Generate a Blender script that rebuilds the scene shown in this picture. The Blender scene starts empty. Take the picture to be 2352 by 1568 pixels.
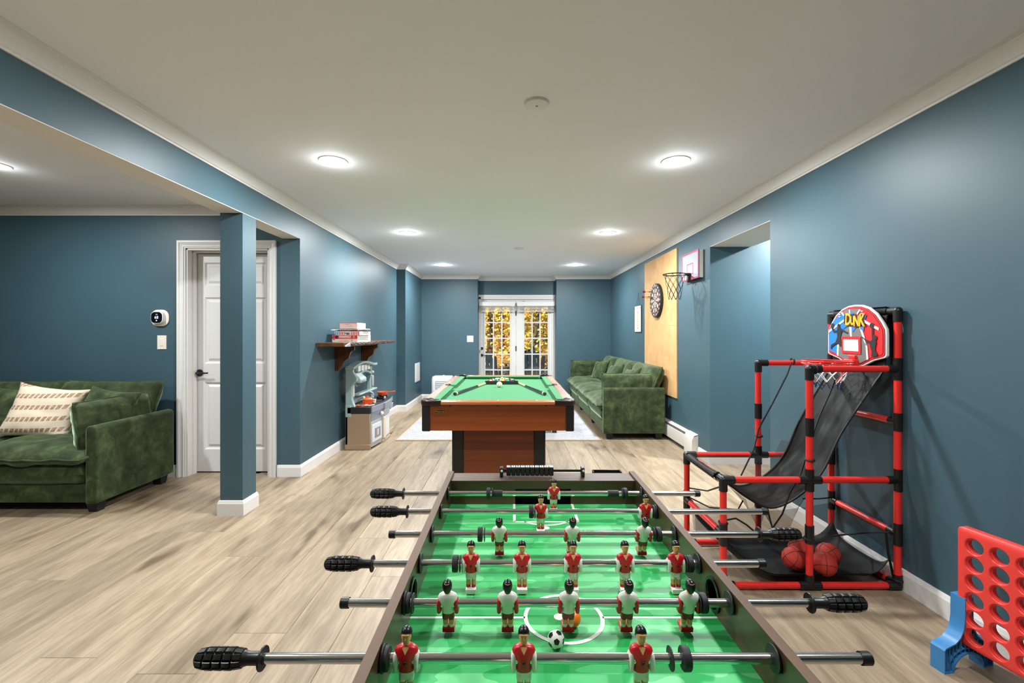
import bpy, bmesh, math, random
from mathutils import Vector, Matrix, noise

random.seed(7)
scn = bpy.context.scene
col = scn.collection
F, HC = 1050.0, 1.29          # focal length in pixels of the 2352 px frame, camera height in metres
U0, V0 = 1176.0, 766.0        # vanishing point of the room's long axis
# ------------------------------------------------------------------ camera
cam_d = bpy.data.cameras.new('camera'); cam = bpy.data.objects.new('camera', cam_d)
col.objects.link(cam); scn.camera = cam
cam.location = (0, 0, HC); cam.rotation_euler = (math.pi/2, 0, 0)
cam_d.sensor_width = 36.0; cam_d.lens = F/2352*36.0
cam_d.shift_y = -(784.0 - V0)/2352.0
cam_d.clip_start = 0.02; cam_d.clip_end = 200
# ------------------------------------------------------------------ world: soft autumn daylight
wd = bpy.data.worlds.new('world'); scn.world = wd; wd.use_nodes = True
nt = wd.node_tree; nt.nodes.clear()
wo = nt.nodes.new('ShaderNodeOutputWorld'); wb = nt.nodes.new('ShaderNodeBackground')
sk = nt.nodes.new('ShaderNodeTexSky'); sk.sky_type = 'HOSEK_WILKIE'; sk.turbidity = 4.0
sk.sun_direction = Vector((-0.5, -0.35, 0.8)).normalized()
nt.links.new(sk.outputs[0], wb.inputs[0]); wb.inputs[1].default_value = 3.5
nt.links.new(wb.outputs[0], wo.inputs[0])
sun_d = bpy.data.lights.new('sun', 'SUN'); sun = bpy.data.objects.new('sun', sun_d); col.objects.link(sun)
sun_d.energy = 8.0; sun_d.angle = 0.03; sun_d.color = (1, .93, .8)
sun.rotation_euler = Vector((0.5, 0.55, -0.8)).to_track_quat('-Z', 'Y').to_euler()
LAMP_W = 34.0                  # power of each recessed ceiling lamp
LAMP_COL = (.92, .965, 1.0)
# ------------------------------------------------------------------ exposure
scn.view_settings.view_transform = 'Standard'; scn.view_settings.look = 'None'
scn.view_settings.gamma = 1.0; scn.view_settings.use_curve_mapping = False
scn.view_settings.exposure = 0.55

def P(px, py, y):
    return Vector(((px-U0)*y/F, y, HC-(py-V0)*y/F))
def srgb(r, g, b):
    def c(v):
        v /= 255.0
        return v/12.92 if v <= .04045 else ((v+.055)/1.055)**2.4
    return (c(r), c(g), c(b), 1)
# ================================================================== materials
MATS = {}
def mat(name, color=None, rough=.5, metal=0., spec=.5, bump=None, sheen=0., emit=None, coat=0.):
    m = bpy.data.materials.new(name); m.use_nodes = True; MATS[name] = m
    b = m.node_tree.nodes['Principled BSDF']
    if color: b.inputs['Base Color'].default_value = color
    b.inputs['Roughness'].default_value = rough; b.inputs['Metallic'].default_value = metal
    b.inputs['Specular IOR Level'].default_value = spec
    if sheen:
        b.inputs['Sheen Weight'].default_value = sheen; b.inputs['Sheen Roughness'].default_value = .35
    if coat: b.inputs['Coat Weight'].default_value = coat; b.inputs['Coat Roughness'].default_value = .1
    if emit:
        b.inputs['Emission Color'].default_value = emit[0]; b.inputs['Emission Strength'].default_value = emit[1]
    if bump:
        n = N(m, 'ShaderNodeTexNoise', Scale=bump[0], Detail=3.0)
        add_bump(m, n.outputs['Fac'], bump[1])
    return m
def N(m, typ, **kw):
    n = m.node_tree.nodes.new(typ)
    for k, v in kw.items():
        if k in n.inputs: n.inputs[k].default_value = v
        else: setattr(n, k, v)
    return n
def L(m, a, b): m.node_tree.links.new(a, b)
def bsdf(m): return m.node_tree.nodes['Principled BSDF']
def add_bump(m, fac, strength, dist=.01):
    bp = N(m, 'ShaderNodeBump', Strength=strength, Distance=dist)
    L(m, fac, bp.inputs['Height']); L(m, bp.outputs[0], bsdf(m).inputs['Normal'])
def ramp(m, fac, stops):
    r = N(m, 'ShaderNodeValToRGB'); e = r.color_ramp.elements
    while len(e) < len(stops): e.new(.5)
    for i, (p, c) in enumerate(stops): e[i].position = p; e[i].color = c
    L(m, fac, r.inputs[0]); return r
def coords(m, scale=(1, 1, 1), rnd=0.0, kind='Object'):
    tc = N(m, 'ShaderNodeTexCoord'); mp = N(m, 'ShaderNodeMapping'); mp.inputs['Scale'].default_value = scale
    L(m, tc.outputs[kind], mp.inputs[0])
    if rnd:
        oi = N(m, 'ShaderNodeObjectInfo'); mu = N(m, 'ShaderNodeMath', operation='MULTIPLY'); mu.inputs[1].default_value = rnd
        L(m, oi.outputs['Random'], mu.inputs[0])
        cb = N(m, 'ShaderNodeCombineXYZ'); [L(m, mu.outputs[0], cb.inputs[i]) for i in range(3)]
        L(m, cb.outputs[0], mp.inputs['Location'])
    return mp
def noise_mat(name, stops, scale, rough=.6, stretch=(1, 1, 1), detail=4., bump=0., distort=0., rnd=0., **kw):
    m = mat(name, rough=rough, **kw); mp = coords(m, stretch, rnd)
    n = N(m, 'ShaderNodeTexNoise', Scale=scale, Detail=detail, Distortion=distort); L(m, mp.outputs[0], n.inputs['Vector'])
    r = ramp(m, n.outputs['Fac'], stops); L(m, r.outputs[0], bsdf(m).inputs['Base Color'])
    if bump: add_bump(m, n.outputs['Fac'], bump)
    return m
def wallpaint(name, c1, c2, rough, bump=.03):
    m = noise_mat(name, [(.3, c1), (.7, c2)], 1.3, rough=rough, detail=2., spec=.4)
    n = N(m, 'ShaderNodeTexNoise', Scale=260.0, Detail=2.0); add_bump(m, n.outputs['Fac'], bump, .004)
    return m
wallpaint('wall_blue', srgb(61, 88, 98), srgb(66, 93, 103), .46)
wallpaint('ceiling_white', srgb(238, 239, 241), srgb(241, 242, 244), .8)
wallpaint('soffit_white', srgb(226, 222, 214), srgb(230, 226, 218), .7)
mat('trim_white', srgb(224, 221, 216), .4)
mat('door_white', srgb(214, 212, 208), .42)
mat('heater_white', srgb(214, 208, 199), .38)
# --- plank floor
m = mat('plank', rough=.42)
mp = coords(m, (1, 1, 1), 37.0)
st = N(m, 'ShaderNodeMapping'); st.inputs['Scale'].default_value = (1, .09, 1); L(m, mp.outputs[0], st.inputs[0])
g1 = N(m, 'ShaderNodeTexNoise', Scale=16.0, Detail=6.0, Distortion=.6); L(m, st.outputs[0], g1.inputs['Vector'])
g2 = N(m, 'ShaderNodeTexNoise', Scale=90.0, Detail=4.0); L(m, st.outputs[0], g2.inputs['Vector'])
st3 = N(m, 'ShaderNodeMapping'); st3.inputs['Scale'].default_value = (1, .28, 1); L(m, mp.outputs[0], st3.inputs[0])
g3 = N(m, 'ShaderNodeTexNoise', Scale=5.5, Detail=2.0, Distortion=.4); L(m, st3.outputs[0], g3.inputs['Vector'])
r1 = ramp(m, g1.outputs['Fac'], [(.30, srgb(148, 130, 107)), (.5, srgb(170, 151, 126)), (.72, srgb(186, 166, 140))])
r2 = ramp(m, g2.outputs['Fac'], [(.35, (.80, .79, .78, 1)), (.6, (1, 1, 1, 1))])
r3 = ramp(m, g3.outputs['Fac'], [(.26, (.42, .38, .34, 1)), (.35, (.84, .82, .80, 1)), (.5, (1, 1, 1, 1))])
oi = N(m, 'ShaderNodeObjectInfo')
rc = ramp(m, oi.outputs['Random'], [(0, (.84, .83, .82, 1)), (.5, (.97, .96, .95, 1)), (1, (1.0, .98, .94, 1))])
def mul(a, b):
    x = N(m, 'ShaderNodeMix', data_type='RGBA', blend_type='MULTIPLY'); x.inputs[0].default_value = 1
    L(m, a, x.inputs[6]); L(m, b, x.inputs[7]); return x.outputs[2]
L(m, mul(mul(mul(r1.outputs[0], r2.outputs[0]), r3.outputs[0]), rc.outputs[0]), bsdf(m).inputs['Base Color'])
add_bump(m, g2.outputs['Fac'], .06, .004)
mat('subfloor', srgb(120, 98, 74), .8)
# --- woods
noise_mat('walnut', [(.25, srgb(44, 33, 20)), (.5, srgb(66, 50, 32)), (.75, srgb(88, 68, 45))], 9., rough=.28, stretch=(1, .12, 1.6), detail=6., distort=.5)
noise_mat('walnut_end', [(.25, srgb(44, 33, 20)), (.5, srgb(66, 50, 32)), (.75, srgb(88, 68, 45))], 9., rough=.28, stretch=(.12, 1, 1.6), detail=6., distort=.5)
noise_mat('walnut_edge', [(.3, srgb(88, 66, 50)), (.7, srgb(116, 90, 70))], 14., rough=.55, spec=.25, stretch=(1, .08, 1), detail=5.)
noise_mat('walnut_edge_end', [(.3, srgb(84, 66, 52)), (.7, srgb(108, 88, 72))], 14., rough=.5, spec=.3, stretch=(.08, 1, 1), detail=5.)
noise_mat('cherry', [(.2, srgb(92, 42, 16)), (.45, srgb(122, 58, 22)), (.65, srgb(138, 67, 26)), (.85, srgb(152, 80, 36))], 12., rough=.35, stretch=(.05, .05, 2.2), detail=6.)
noise_mat('cherry_rail', [(.3, srgb(158, 92, 54)), (.7, srgb(182, 114, 72))], 12., rough=.22, stretch=(.05, .3, 1), detail=5.)
noise_mat('rail_top', [(.3, srgb(150, 112, 92)), (.7, srgb(172, 132, 110))], 12., rough=.25, stretch=(.6, .06, 1), detail=5.)
noise_mat('shelf_wood', [(.25, srgb(62, 34, 16)), (.5, srgb(92, 54, 26)), (.8, srgb(126, 80, 44))], 10., rough=.35, stretch=(1.4, .15, 1), detail=5.)
noise_mat('bracket_wood', [(.25, srgb(58, 32, 14)), (.5, srgb(86, 50, 22)), (.8, srgb(124, 78, 38))], 14., rough=.35, stretch=(1.5, 1, .12), detail=5.)
noise_mat('bark', [(.3, srgb(28, 20, 16)), (.5, srgb(66, 50, 40)), (.75, srgb(140, 116, 98))], 60., rough=.8, bump=.8, detail=5.)
noise_mat('fibreboard', [(.3, srgb(204, 154, 100)), (.7, srgb(224, 178, 122))], 5., rough=.75, detail=6.)
noise_mat('maple', [(.3, srgb(216, 178, 126)), (.7, srgb(232, 198, 150))], 30., rough=.25, stretch=(1, 1, 1))
# --- fabrics
def velvet(name, d, l, hi, sheen):
    m = mat(name, rough=.75, sheen=sheen, spec=.2)
    mp = coords(m, (1, 1, 1), 11.0)
    n = N(m, 'ShaderNodeTexNoise', Scale=9.0, Detail=7.0, Roughness=.65, Distortion=.4); L(m, mp.outputs[0], n.inputs['Vector'])
    r = ramp(m, n.outputs['Fac'], [(.33, d), (.52, l), (.74, hi)]); L(m, r.outputs[0], bsdf(m).inputs['Base Color'])
    bsdf(m).inputs['Sheen Tint'].default_value = (.72, .95, .62, 1)
    n2 = N(m, 'ShaderNodeTexNoise', Scale=34.0, Detail=5.0); L(m, mp.outputs[0], n2.inputs['Vector']); add_bump(m, n2.outputs['Fac'], .22, .01)
velvet('velvet', srgb(36, 46, 27), srgb(56, 69, 41), srgb(90, 102, 66), .6)
noise_mat('cream_cloth', [(.3, srgb(212, 192, 164)), (.7, srgb(232, 214, 190))], 50., rough=.9, bump=.3)
noise_mat('tan_stitch', [(.35, srgb(150, 112, 76)), (.65, srgb(204, 176, 142))], 70., rough=.9, bump=.4)
m = noise_mat('felt', [(.3, srgb(62, 128, 82)), (.7, srgb(70, 138, 90))], 300., rough=.9, bump=.1)
noise_mat('felt_dark', [(.3, srgb(20, 108, 62)), (.7, srgb(26, 118, 70))], 300., rough=.9)
# playing field: mown bands of two greens with paler blotches
m = mat('pitch', rough=.5)
mp = coords(m); sx = N(m, 'ShaderNodeSeparateXYZ'); L(m, mp.outputs[0], sx.inputs[0])
w = N(m, 'ShaderNodeMath', operation='MULTIPLY'); w.inputs[1].default_value = 15.5; L(m, sx.outputs[1], w.inputs[0])
fr = N(m, 'ShaderNodeMath', operation='FRACT'); L(m, w.outputs[0], fr.inputs[0])
gt = N(m, 'ShaderNodeMath', operation='GREATER_THAN'); gt.inputs[1].default_value = .5; L(m, fr.outputs[0], gt.inputs[0])
nz = N(m, 'ShaderNodeTexNoise', Scale=14.0, Detail=1.0); mp2 = coords(m, (.55, 1.4, 1)); L(m, mp2.outputs[0], nz.inputs['Vector'])
bl = N(m, 'ShaderNodeMath', operation='GREATER_THAN'); bl.inputs[1].default_value = .56; L(m, nz.outputs['Fac'], bl.inputs[0])
ad = N(m, 'ShaderNodeMath', operation='ADD'); L(m, gt.outputs[0], ad.inputs[0]); L(m, bl.outputs[0], ad.inputs[1])
hf = N(m, 'ShaderNodeMath', operation='MULTIPLY'); hf.inputs[1].default_value = .5; L(m, ad.outputs[0], hf.inputs[0])
r = ramp(m, hf.outputs[0], [(0, srgb(16, 148, 66)), (.5, srgb(50, 174, 93)), (1, srgb(98, 197, 124))]); L(m, r.outputs[0], bsdf(m).inputs['Base Color'])
# --- plastics and metals
mat('black_plastic', srgb(22, 21, 20), .38)
mat('black_matte', srgb(28, 27, 27), .6)
mat('black_gloss', srgb(14, 14, 15), .2)
mat('dark_bronze', srgb(40, 36, 33), .4, metal=.4)
mat('corner_cap', srgb(58, 46, 38), .22, metal=.5)
mat('chrome', (.72, .72, .73, 1), .13, metal=1.)
mat('red_pipe', srgb(236, 48, 42), .35)
mat('red_panel', srgb(236, 62, 54), .38)
mat('blue_leg', srgb(58, 132, 190), .4)
mat('jersey_red', srgb(206, 20, 34), .35)
mat('shorts_red', srgb(140, 22, 20), .4)
mat('toy_white', srgb(232, 230, 218), .35)
mat('toy_skin', srgb(222, 166, 108), .4)
mat('hair_black', srgb(20, 19, 19), .3)
mat('line_white', srgb(232, 236, 226), .5)
mat('white_plastic', srgb(222, 222, 220), .38)
mat('ivory_plastic', srgb(236, 226, 212), .35)
mat('grey_plastic', srgb(168, 170, 174), .4)
mat('steel_grey', srgb(128, 134, 146), .35)
mat('orange_plastic', srgb(224, 84, 32), .35)
mat('orange_ball', srgb(244, 122, 22), .4)
mat('teal_plastic', srgb(150, 174, 170), .45)
mat('tan_plastic', srgb(158, 132, 106), .5)
mat('tan_plastic_light', srgb(186, 166, 138), .5)
mat('magenta_plastic', srgb(206, 60, 120), .4)
mat('cue_navy', srgb(18, 22, 34), .15, coat=.5)
mat('ball_ivory', srgb(236, 222, 190), .08, coat=.6)
for nm, c in (('yellow', (240, 178, 30)), ('blue', (40, 66, 140)), ('red', (214, 44, 32)), ('purple', (70, 36, 84)), ('orange', (240, 116, 40)),
              ('green', (20, 120, 74)), ('maroon', (112, 24, 26)), ('black', (16, 16, 18))):
    mat('ball_'+nm, srgb(*c), .08, coat=.6)
mat('brass', srgb(190, 136, 70), .35, metal=.6)
mat('badge_black', srgb(24, 20, 16), .4)
mat('paper_white', srgb(240, 238, 232), .6)
mat('paper_red', srgb(214, 34, 34), .5)
mat('paper_blue', srgb(52, 116, 176), .5)
mat('paper_cream', srgb(226, 208, 190), .6)
mat('paper_pink', srgb(228, 196, 186), .6)
mat('ink_red', srgb(200, 48, 52), .6)
mat('ink_black', srgb(28, 26, 28), .6)
mat('ink_orange', srgb(232, 150, 60), .6)
mat('ink_grey', srgb(150, 140, 138), .6)
mat('print_blue', srgb(48, 128, 204), .35)
mat('print_red', srgb(220, 40, 44), .35)
mat('print_grey', srgb(120, 116, 114), .35)
mat('print_yellow', srgb(252, 196, 44), .35)
mat('print_orange', srgb(236, 110, 30), .35)
mat('net_white', srgb(238, 236, 234), .6)
mat('net_navy', srgb(40, 50, 92), .6)
mat('basketball', srgb(196, 54, 38), .5, bump=(420., .25))
mat('screen_glow', srgb(190, 215, 255), .4, emit=((.7, .85, 1, 1), .5))
mat('lamp_lens', (1, 1, 1, 1), .4, emit=((1, .95, .88, 1), 14.0))
mat('lamp_trim', srgb(240, 236, 230), .4)
mat('wood_plank_deck', srgb(96, 96, 100), .7)
mat('chair_slate', srgb(50, 64, 72), .5)
mat('trunk_grey', srgb(84, 76, 64), .85)
mat('trunk_brown', srgb(66, 54, 42), .85)
noise_mat('leaf_gold', [(.3, srgb(190, 120, 24)), (.5, srgb(232, 176, 50)), (.7, srgb(248, 216, 110))], 3., rough=.6, detail=5.)
noise_mat('leaf_olive', [(.3, srgb(110, 104, 30)), (.5, srgb(176, 160, 50)), (.7, srgb(232, 204, 90))], 3., rough=.6, detail=5.)
noise_mat('leaf_litter', [(.3, srgb(92, 64, 30)), (.5, srgb(170, 124, 56)), (.7, srgb(216, 180, 100))], 6., rough=.9, detail=8.)
noise_mat('rug', [(.35, srgb(168, 167, 168)), (.65, srgb(188, 187, 188))], 60., rough=.95, bump=.4)
mat('rug_edge', srgb(190, 160, 118), .9)
noise_mat('rug_line', [(.35, srgb(120, 114, 116)), (.65, srgb(176, 168, 164))], 40., rough=.95)
noise_mat('rug_line_blue', [(.35, srgb(112, 126, 156)), (.65, srgb(170, 176, 190))], 40., rough=.95)
noise_mat('tarp', [(.3, srgb(16, 15, 15)), (.5, srgb(24, 23, 22)), (.75, srgb(36, 34, 32))], 6., rough=.55, detail=5., bump=.5, distort=.6, spec=.16)
mat('tarp_edge', srgb(18, 18, 18), .6)
def net_mat(name, cover, c):
    # mesh cloth whose threads are far finer than a pixel: part thread, part gap
    m = mat(name, c, .7)
    tr = N(m, 'ShaderNodeBsdfTransparent'); mx = N(m, 'ShaderNodeMixShader'); mx.inputs[0].default_value = cover
    L(m, tr.outputs[0], mx.inputs[1]); L(m, bsdf(m).outputs[0], mx.inputs[2]); L(m, mx.outputs[0], m.node_tree.nodes['Material Output'].inputs[0])
net_mat('fine_net', .46, srgb(46, 44, 42))
net_mat('tray_net', .7, srgb(22, 21, 21))
def glass_mat(name, tint, k):
    m = mat(name, tint, .02)
    tr = N(m, 'ShaderNodeBsdfTransparent'); gl = N(m, 'ShaderNodeBsdfGlossy', Roughness=.02); mx = N(m, 'ShaderNodeMixShader'); mx.inputs[0].default_value = k
    tr.inputs[0].default_value = tint
    L(m, tr.outputs[0], mx.inputs[1]); L(m, gl.outputs[0], mx.inputs[2]); L(m, mx.outputs[0], m.node_tree.nodes['Material Output'].inputs[0])
glass_mat('pane_glass', (.96, .98, .97, 1), .05)
m = mat('frosted', srgb(142, 146, 160), .5)
# ================================================================== mesh builder
class MB:
    def __init__(s): s.v = []; s.f = []; s.mi = []; s.cur = 0; s.M = Matrix.Identity(4)
    def mtl(s, i): s.cur = i; return s
    def add(s, vs, fs):
        b = len(s.v); s.v += [tuple(s.M @ Vector(p)) for p in vs]
        for f in fs: s.f.append([b+i for i in f]); s.mi.append(s.cur)
        return s
    def box(s, x0, x1, y0, y1, z0, z1):
        vs = [(x, y, z) for z in (z0, z1) for y in (y0, y1) for x in (x0, x1)]
        return s.add(vs, [(0, 2, 3, 1), (4, 5, 7, 6), (0, 1, 5, 4), (2, 6, 7, 3), (0, 4, 6, 2), (1, 3, 7, 5)])
    def prism(s, pts, a, b, axis='z'):
        # closed 2-D outline pts extruded from a to b along an axis; outline plane (x,y)/(x,z)/(y,z)
        def mk(p, t): return {'z': (p[0], p[1], t), 'y': (p[0], t, p[1]), 'x': (t, p[0], p[1])}[axis]
        n = len(pts); vs = [mk(p, a) for p in pts]+[mk(p, b) for p in pts]
        fs = [tuple(range(n))[::-1], tuple(range(n, 2*n))]+[(i, (i+1) % n, n+(i+1) % n, n+i) for i in range(n)]
        return s.add(vs, fs)
    def tube(s, pts, r, seg=10, closed=False, caps=True):
        pts = [Vector(p) for p in pts]; n = len(pts); rs = r if isinstance(r, (list, tuple)) else [r]*n
        vs = []; up = None
        for i, p in enumerate(pts):
            if closed: d = pts[(i+1) % n]-pts[i-1]
            else: d = pts[min(i+1, n-1)]-pts[max(i-1, 0)]
            d = d.normalized() if d.length > 1e-9 else Vector((0, 0, 1))
            if up is None: up = d.orthogonal().normalized()
            up = (up-d*up.dot(d)); up = up.normalized() if up.length > 1e-6 else d.orthogonal().normalized()
            w = d.cross(up)
            for k in range(seg):
                a = 2*math.pi*k/seg; vs.append(p+(up*math.cos(a)+w*math.sin(a))*rs[i])
        fs = []
        for i in range(n if closed else n-1):
            j = (i+1) % n
            fs += [(i*seg+k, i*seg+(k+1) % seg, j*seg+(k+1) % seg, j*seg+k) for k in range(seg)]
        if caps and not closed: fs += [tuple(range(seg))[::-1], tuple((n-1)*seg+k for k in range(seg))]
        return s.add(vs, fs)
    def cyl(s, a, b, r, seg=16, r2=None): return s.tube([a, b], [r, r if r2 is None else r2], seg)
    def lathe(s, prof, o=(0, 0, 0), axis='z', seg=24):
        # prof: (radius, height) list turned about an axis through o
        n = len(prof); vs = []; o = Vector(o)
        for r, h in prof:
            for k in range(seg):
                a = 2*math.pi*k/seg; c, t = r*math.cos(a), r*math.sin(a)
                vs.append(o+Vector({'z': (c, t, h), 'x': (h, c, t), 'y': (t, h, c)}[axis]))
        fs = [(i*seg+k, i*seg+(k+1) % seg, (i+1)*seg+(k+1) % seg, (i+1)*seg+k) for i in range(n-1) for k in range(seg)]
        if prof[0][0] > 1e-6: fs.append(tuple(range(seg))[::-1])
        if prof[-1][0] > 1e-6: fs.append(tuple((n-1)*seg+k for k in range(seg)))
        return s.add(vs, fs)
    def ball(s, c, rx, ry=None, rz=None, seg=20, rings=12):
        ry = ry or rx; rz = rz or rx; c = Vector(c)
        vs = [c+Vector((rx*math.sin(t)*math.cos(a), ry*math.sin(t)*math.sin(a), rz*math.cos(t)))
              for t in [math.pi*(i+.001*(1 if i == 0 else -1 if i == rings else 0))/rings for i in range(rings+1)] for a in [2*math.pi*k/seg for k in range(seg)]]
        fs = [(i*seg+k, (i+1)*seg+k, (i+1)*seg+(k+1) % seg, i*seg+(k+1) % seg) for i in range(rings) for k in range(seg)]
        return s.add(vs, fs)
    def loft(s, rings, cap0=True):
        n = len(rings[0]); vs = [p for r in rings for p in r]
        fs = [(i*n+k, i*n+(k+1) % n, (i+1)*n+(k+1) % n, (i+1)*n+k) for i in range(len(rings)-1) for k in range(n)]
        fs += ([tuple(range(n))[::-1]] if cap0 else [])+[tuple((len(rings)-1)*n+k for k in range(n))]
        return s.add(vs, fs)
    def grid(s, fn, nu, nv):
        vs = [fn(i/nu, j/nv) for j in range(nv+1) for i in range(nu+1)]
        return s.add(vs, [(j*(nu+1)+i, j*(nu+1)+i+1, (j+1)*(nu+1)+i+1, (j+1)*(nu+1)+i) for j in range(nv) for i in range(nu)])
    def cushion(s, w, d, t, pw=4., ear=.0, wrinkle=.0, seed=0, n=18, lift=0., flange=0.):
        # a stuffed cushion lying in its local xy plane, centred at the origin; t is its full thickness
        rnd = Vector((seed*3.1, seed*1.7, seed*.9))
        def pt(u, v, sg):
            a, b = 2*u-1, 2*v-1
            e = max(0., (1-abs(a)**pw))*max(0., (1-abs(b)**pw))
            k = 1+ear*(abs(a)*abs(b))**3-.35*ear*((1-b*b)*abs(a)**3 if abs(a) > abs(b) else (1-a*a)*abs(b)**3)
            x, y = a*w/2*k, b*d/2*k
            z = sg*t/2*e**.45
            if wrinkle:
                q = noise.noise(Vector((a*2.2, b*2.2, sg*.7))+rnd)+.5*noise.noise(Vector((a*5, b*5, sg))+rnd)
                z += wrinkle*q*(.25+.75*e**.3)
                z += wrinkle*1.1*noise.noise(Vector((a*3, b*3, 5))+rnd)*(1-e)
            return (x, y, z+lift*e)
        m_ = n+1; vs = [pt(i/n, j/n, 1) for j in range(m_) for i in range(m_)]+[pt(i/n, j/n, -1) for j in range(m_) for i in range(m_)]
        # sew the two faces together along the rim, with the mean height of both
        o = m_*m_
        for j in range(m_):
            for i in range(m_):
                if i in (0, n) or j in (0, n):
                    k = j*m_+i; z = (vs[k][2]+vs[k+o][2])/2; vs[k] = (vs[k][0], vs[k][1], z+.0006); vs[k+o] = (vs[k+o][0], vs[k+o][1], z-.0006)
        fs = [(j*m_+i, j*m_+i+1, (j+1)*m_+i+1, (j+1)*m_+i) for j in range(n) for i in range(n)]
        fs += [(o+j*m_+i, o+(j+1)*m_+i, o+(j+1)*m_+i+1, o+j*m_+i+1) for j in range(n) for i in range(n)]
        rim = [i for i in range(m_)]+[j*m_+n for j in range(1, m_)]+[n*m_+i for i in range(n-1, -1, -1)]+[j*m_ for j in range(n-1, 0, -1)]
        R = len(rim); fs += [(rim[k], rim[(k+1) % R], rim[(k+1) % R]+o, rim[k]+o) for k in range(R)][::1]
        s.add(vs, fs)
        if flange: s.tube([vs[k] for k in rim], flange, 6, closed=True)
        return s
    def mesh(s, name, mats, smooth=35., origin=(0, 0, 0)):
        me = bpy.data.meshes.new(name); o = Vector(origin)
        me.from_pydata([tuple(Vector(p)-o) for p in s.v], [], s.f)
        for n_ in ([mats] if isinstance(mats, str) else mats): me.materials.append(MATS[n_])
        me.polygons.foreach_set('material_index', s.mi)
        bm = bmesh.new(); bm.from_mesh(me); bmesh.ops.recalc_face_normals(bm, faces=bm.faces); bm.to_mesh(me); bm.free()
        if smooth:
            me.polygons.foreach_set('use_smooth', [True]*len(me.polygons)); me.set_sharp_from_angle(angle=math.radians(smooth))
        me.update(); return me
    def build(s, name, mats, parent=None, smooth=35., bevel=0., origin=None, solid=0.):
        w = wloc(parent) if parent else Vector(origin or (0, 0, 0))
        o = bpy.data.objects.new(name, s.mesh(name, mats, smooth, w)); col.objects.link(o)
        if parent: o.parent = parent
        else: o.location = w
        if solid:
            sm = o.modifiers.new('solid', 'SOLIDIFY'); sm.thickness = solid
        if bevel:
            bv = o.modifiers.new('bevel', 'BEVEL'); bv.width = bevel; bv.segments = 2; bv.limit_method = 'ANGLE'; bv.angle_limit = math.radians(40)
        return o
def wloc(o):
    v = Vector((0, 0, 0))
    while o: v += o.location; o = o.parent
    return v
def tag(o, label, cat, group=None, kind=None):
    if label: o['label'] = label
    if cat: o['category'] = cat
    if group: o['group'] = group
    if kind: o['kind'] = kind
    return o
def struct(o): o['kind'] = 'structure'; return o
def thing(name, loc, label, cat, group=None):
    o = bpy.data.objects.new(name, None); col.objects.link(o); o.location = loc; o.empty_display_size = .05
    return tag(o, label, cat, group)
def bx(*a): return MB().box(*a)
def copy_tree(o, parent=None):
    c = o.copy(); col.objects.link(c)
    if parent: c.parent = parent
    for ch in list(o.children): copy_tree(ch, c)
    return c
FACE = {'front': ((1, 0, 0), (0, 0, 1), (0, -1, 0)), 'left': ((0, -1, 0), (0, 0, 1), (-1, 0, 0)), 'up': ((1, 0, 0), (0, 1, 0), (0, 0, 1)), 'right': ((0, 1, 0), (0, 0, 1), (1, 0, 0))}
def text(name, body, size, loc, facing, m_, parent, extrude=.0004, offset=0., sx=1., shear=0.):
    cu = bpy.data.curves.new(name, 'FONT'); cu.body = body; cu.size = size; cu.align_x = 'CENTER'; cu.align_y = 'CENTER'
    cu.extrude = extrude; cu.offset = offset; cu.shear = shear; cu.resolution_u = 3; cu.materials.append(MATS[m_])
    tmp = bpy.data.objects.new(name, cu); me = bpy.data.meshes.new_from_object(tmp); bpy.data.objects.remove(tmp)
    o = bpy.data.objects.new(name, me); col.objects.link(o); o.parent = parent
    a, b, c = FACE[facing]; M = Matrix((a, b, c)).transposed().to_4x4()
    o.matrix_local = Matrix.Translation(Vector(loc)-wloc(parent)) @ M @ Matrix.Diagonal((sx, 1, 1, 1))
    return o
# ================================================================== the room shell
CE = 2.435
def XR(y): return 1.93+.0065*(8.95-y)
XL, XJ, YB, YR, YJ, YD = -1.915, -1.77, 8.95, 9.24, 7.59, 4.13
YN0, YN1, XN = 3.48, 4.52, 2.36          # niche in the right wall
HB = 2.15                                # underside of beam and niche header
# --- plank floor: every plank its own piece
floor = struct(bx(-6.3, 4.4, -2.7, 9.4, -.05, -.013).build('floor', 'subfloor'))
PW, PL = .227, 1.83
_pm = {}
def plank_mesh(w, l):
    k = (round(w, 3), round(l, 3))
    if k not in _pm:
        a, b, c = w/2-.0006, l/2-.0006, .0012
        vs = [(-a, -b, -.0125), (a, -b, -.0125), (a, b, -.0125), (-a, b, -.0125), (-a, -b, -c), (a, -b, -c), (a, b, -c), (-a, b, -c),
              (-a+c, -b+c, 0), (a-c, -b+c, 0), (a-c, b-c, 0), (-a+c, b-c, 0)]
        fs = [(0, 1, 5, 4), (1, 2, 6, 5), (2, 3, 7, 6), (3, 0, 4, 7), (4, 5, 9, 8), (5, 6, 10, 9), (6, 7, 11, 10), (7, 4, 8, 11), (8, 9, 10, 11)]
        me = bpy.data.meshes.new('plank'); me.from_pydata(vs, [], fs); me.materials.append(MATS['plank']); me.update(); _pm[k] = me
    return _pm[k]
known = {-1.199: 1.97, -1.653: 2.647, -.745: 2.43, -2.334: 2.97, -2.561: 2.393, -1.88: 1.82}
k = -24
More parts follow.
